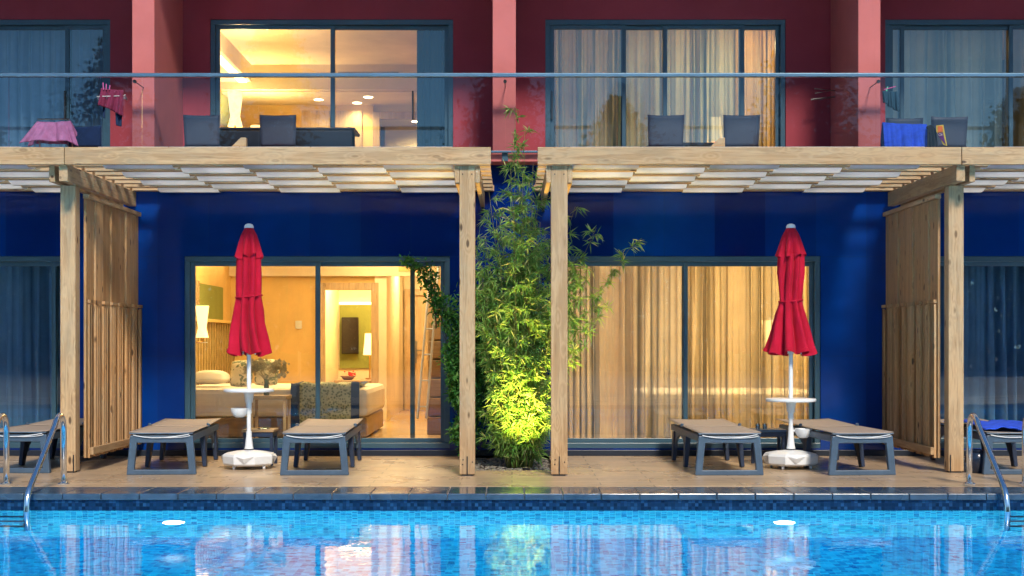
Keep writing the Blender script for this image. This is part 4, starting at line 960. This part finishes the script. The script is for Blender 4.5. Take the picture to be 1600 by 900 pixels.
for i in range(46):
    az = rd.uniform(0, 6.283); rr = .13*rd.random()**.5; b_ = C0+Vector((math.cos(az)*rr, math.sin(az)*rr, 0))
    h_ = rd.uniform(.55, 2.45); sp = rd.uniform(.05, .40)*min(1, h_/1.1)
    t_ = b_+Vector((math.cos(az)*sp, math.sin(az)*sp*.9, h_)); culm(b_, t_, .006, 1.0, .17)
for i in range(34):                     # young shoots thickening the foot
    az = rd.uniform(0, 6.283); b_ = C0+Vector((math.cos(az)*.12, math.sin(az)*.12, 0)); sp = rd.uniform(.02, .22)
    culm(b_, b_+Vector((math.cos(az)*sp, math.sin(az)*sp, rd.uniform(.22, .75))), .004, 1.6, .12, z0=.08)
for tip in ((.03, 1.2, 3.42), (.12, 1.25, 3.2), (-.02, 1.1, 2.95), (.20, 1.1, 2.85), (-.12, 1.1, 2.4), (.05, 1.2, 2.3), (.2, 1.1, 2.45), (-.25, 1.1, 2.15), (.32, 1.2, 2.2), (.0, 1.3, 2.6), (.10, 1.0, 2.75), (-.22, 1.2, 2.6), (.28, 1.3, 2.7)):
    culm(C0+rvec(rd, .05)*Vector((1, 1, 0)).x, Vector(tip), .007, 1.0, .17)
for tip in ((1.15, 1.15, 2.10), (.80, 1.1, 2.25), (.62, 1.0, 1.95), (.85, .95, 1.45), (.72, 1.0, 1.15), (.68, 1.2, 1.7), (.60, 1.1, 2.45), (.78, 1.0, 1.85)):
    culm(C0+Vector((.05, 0, 0)), Vector(tip), .006, .85, .15, -.12, z0=.5)
for tip in ((-.38, 1.25, 2.2), (-.32, 1.15, 1.6), (-.35, 1.3, 2.0), (-.25, 1.0, 1.1), (-.30, 1.2, 1.9), (-.22, 1.1, 1.75), (-.30, 1.1, 1.35), (.32, 1.1, 1.6), (.30, 1.2, 1.2), (.2, 1.0, 2.0)):
    culm(C0, Vector(tip), .006, .9, .15, -.02, z0=.3)
cul.build('culms', 'culm', bam, world=True, smooth=True); lv.build('foliage', 'bamboo_leaf', bam, world=True)

sh = thing('leafy_shrub', 'dark green leafy shrub overlapping the lit window left of the central post', 'shrub', (-.5, 1.75, -.03))
st = MB(); lv = MB()
def branch(base, tip, dens, spread, z0=.1, sag=0):
    pts = bez([base, Vector((base.x, base.y, (base.z+tip.z)*.55)), tip+Vector((.05, 0, .05)), tip+Vector((0, 0, -sag))], 12)
    st.tube(pts, [.008*(1-.7*i/12) for i in range(13)], 5)
    n = int(dens*(tip-base).length*330)
    for i in range(n):
        t_ = z0+(1-z0)*rd.random(); k_ = t_*12; j = min(int(k_), 11); p = pts[j].lerp(pts[j+1], k_-j)+rvec(rd, spread)
        if p.z < .02 or p.y > 2.12 or (p.x < (-.58 if p.z < .75 else -.68)+.06*math.sin(p.z*17) and p.z < 1.3): continue
        leaf(lv, p, rvec(rd, 1)+Vector((0, -.3, -.2)), rd.uniform(.04, .075), rd.uniform(.02, .03), Vector((rd.gauss(0, .5), -.6, 1)), rd.random())
S0 = Vector((-.50, 1.75, -.03))
for tip, dn, sp in (((-.60, 1.7, 1.45), 1.6, .07), ((-.70, 1.65, 1.25), 1.0, .05), ((-.45, 1.7, 1.55), 1.6, .09), ((-.30, 1.75, 1.5), 1.6, .1), ((-.66, 1.6, .85), 1.0, .05), ((-.58, 1.7, .95), 1.5, .07),
                    ((-.35, 1.6, .9), 1.6, .1), ((-.12, 1.6, 1.35), 2.2, .11), ((-.2, 1.55, .8), 2.0, .11), ((-.22, 1.6, 1.75), 1.6, .1), ((-.56, 1.7, .6), 1.2, .07), ((.0, 1.8, 1.6), 1.2, .1), ((-.74, 1.7, 1.6), .8, .05), ((-.86, 1.65, 1.78), .45, .04)):
    branch(S0, Vector(tip), dn, sp)
branch(Vector((-.75, 1.68, 1.3)), Vector((-1.05, 1.6, 1.96)), .9, .03, .1, .0); branch(Vector((-.75, 1.68, 1.4)), Vector((-.85, 1.6, 1.88)), .9, .04, .1)
st.build('stems', 'bark', sh, world=True, smooth=True); lv.build('foliage', 'shrub_leaf', sh, world=True)
q = MB()
for i in range(900):
    x_, y_ = rd.uniform(bed[0]+.03, bed[1]-.03), rd.uniform(bed[2]+.03, 2.15); s_ = rd.uniform(.008, .022)
    q.lathe([(s_*.5, -.002), (s_, s_*.35), (s_*.6, s_*.75)], (x_, y_, -.03), 6)
tag(q.build('gravel', 'pebble'), 'loose pebbles in the planting bed under the bamboo', 'gravel', kind='stuff')
t = thing('garden_spotlight', 'small warm ground spotlight at the front foot of the bamboo', 'spotlight', (.13, .62, -.03))
MB().lathe([(.03, 0), (.034, .03), (.036, .05), (.032, .05), (.024, .035)], (0, 0, 0), 16).build('housing', 'black_iron', t, smooth=40); MB().lathe([(.022, .040), (.022, .044)], (0, 0, 0), 16).build('lens', 'garden_glow', t)
light('garden_light', 'SPOT', (.13, .60, .06), 300, (1, .68, .15), t, .03, to=(.08, 1.10, 1.95), spot_size=R(96), spot_blend=1)

# trees behind the camera, seen only in the glass and the water
q = MB(); rd = random.Random(5)
for i in range(120000):
    p = Vector((rd.uniform(-70, 70), -48+rd.uniform(-2, 2), 0)); p.z = rd.uniform(0, 9.4+.9*math.sin(p.x*.13)+.5*math.sin(p.x*.51+1)+.3*math.sin(p.x*1.7)); leaf(q, p, rvec(rd), .52, .36, rvec(rd), rd.random())
for i in range(15):
    cx = -62+i*8.6+rd.uniform(-2, 2); cy = -52; h_ = rd.uniform(11, 19)
    for j in range(8000):
        z_ = h_*(.35+.65*rd.random()); sp = 2.0*math.sin(math.pi*min(1, (z_/h_-.25)/.78)); p = Vector((cx+rd.gauss(0, .5)*sp, cy+rd.gauss(0, .5)*sp, z_)); leaf(q, p, rvec(rd), .32, .18, rvec(rd), rd.random())
tag(q.build('tree_line', 'tree_leaf'), 'dense far row of trees across the pool garden', 'trees', kind='stuff')
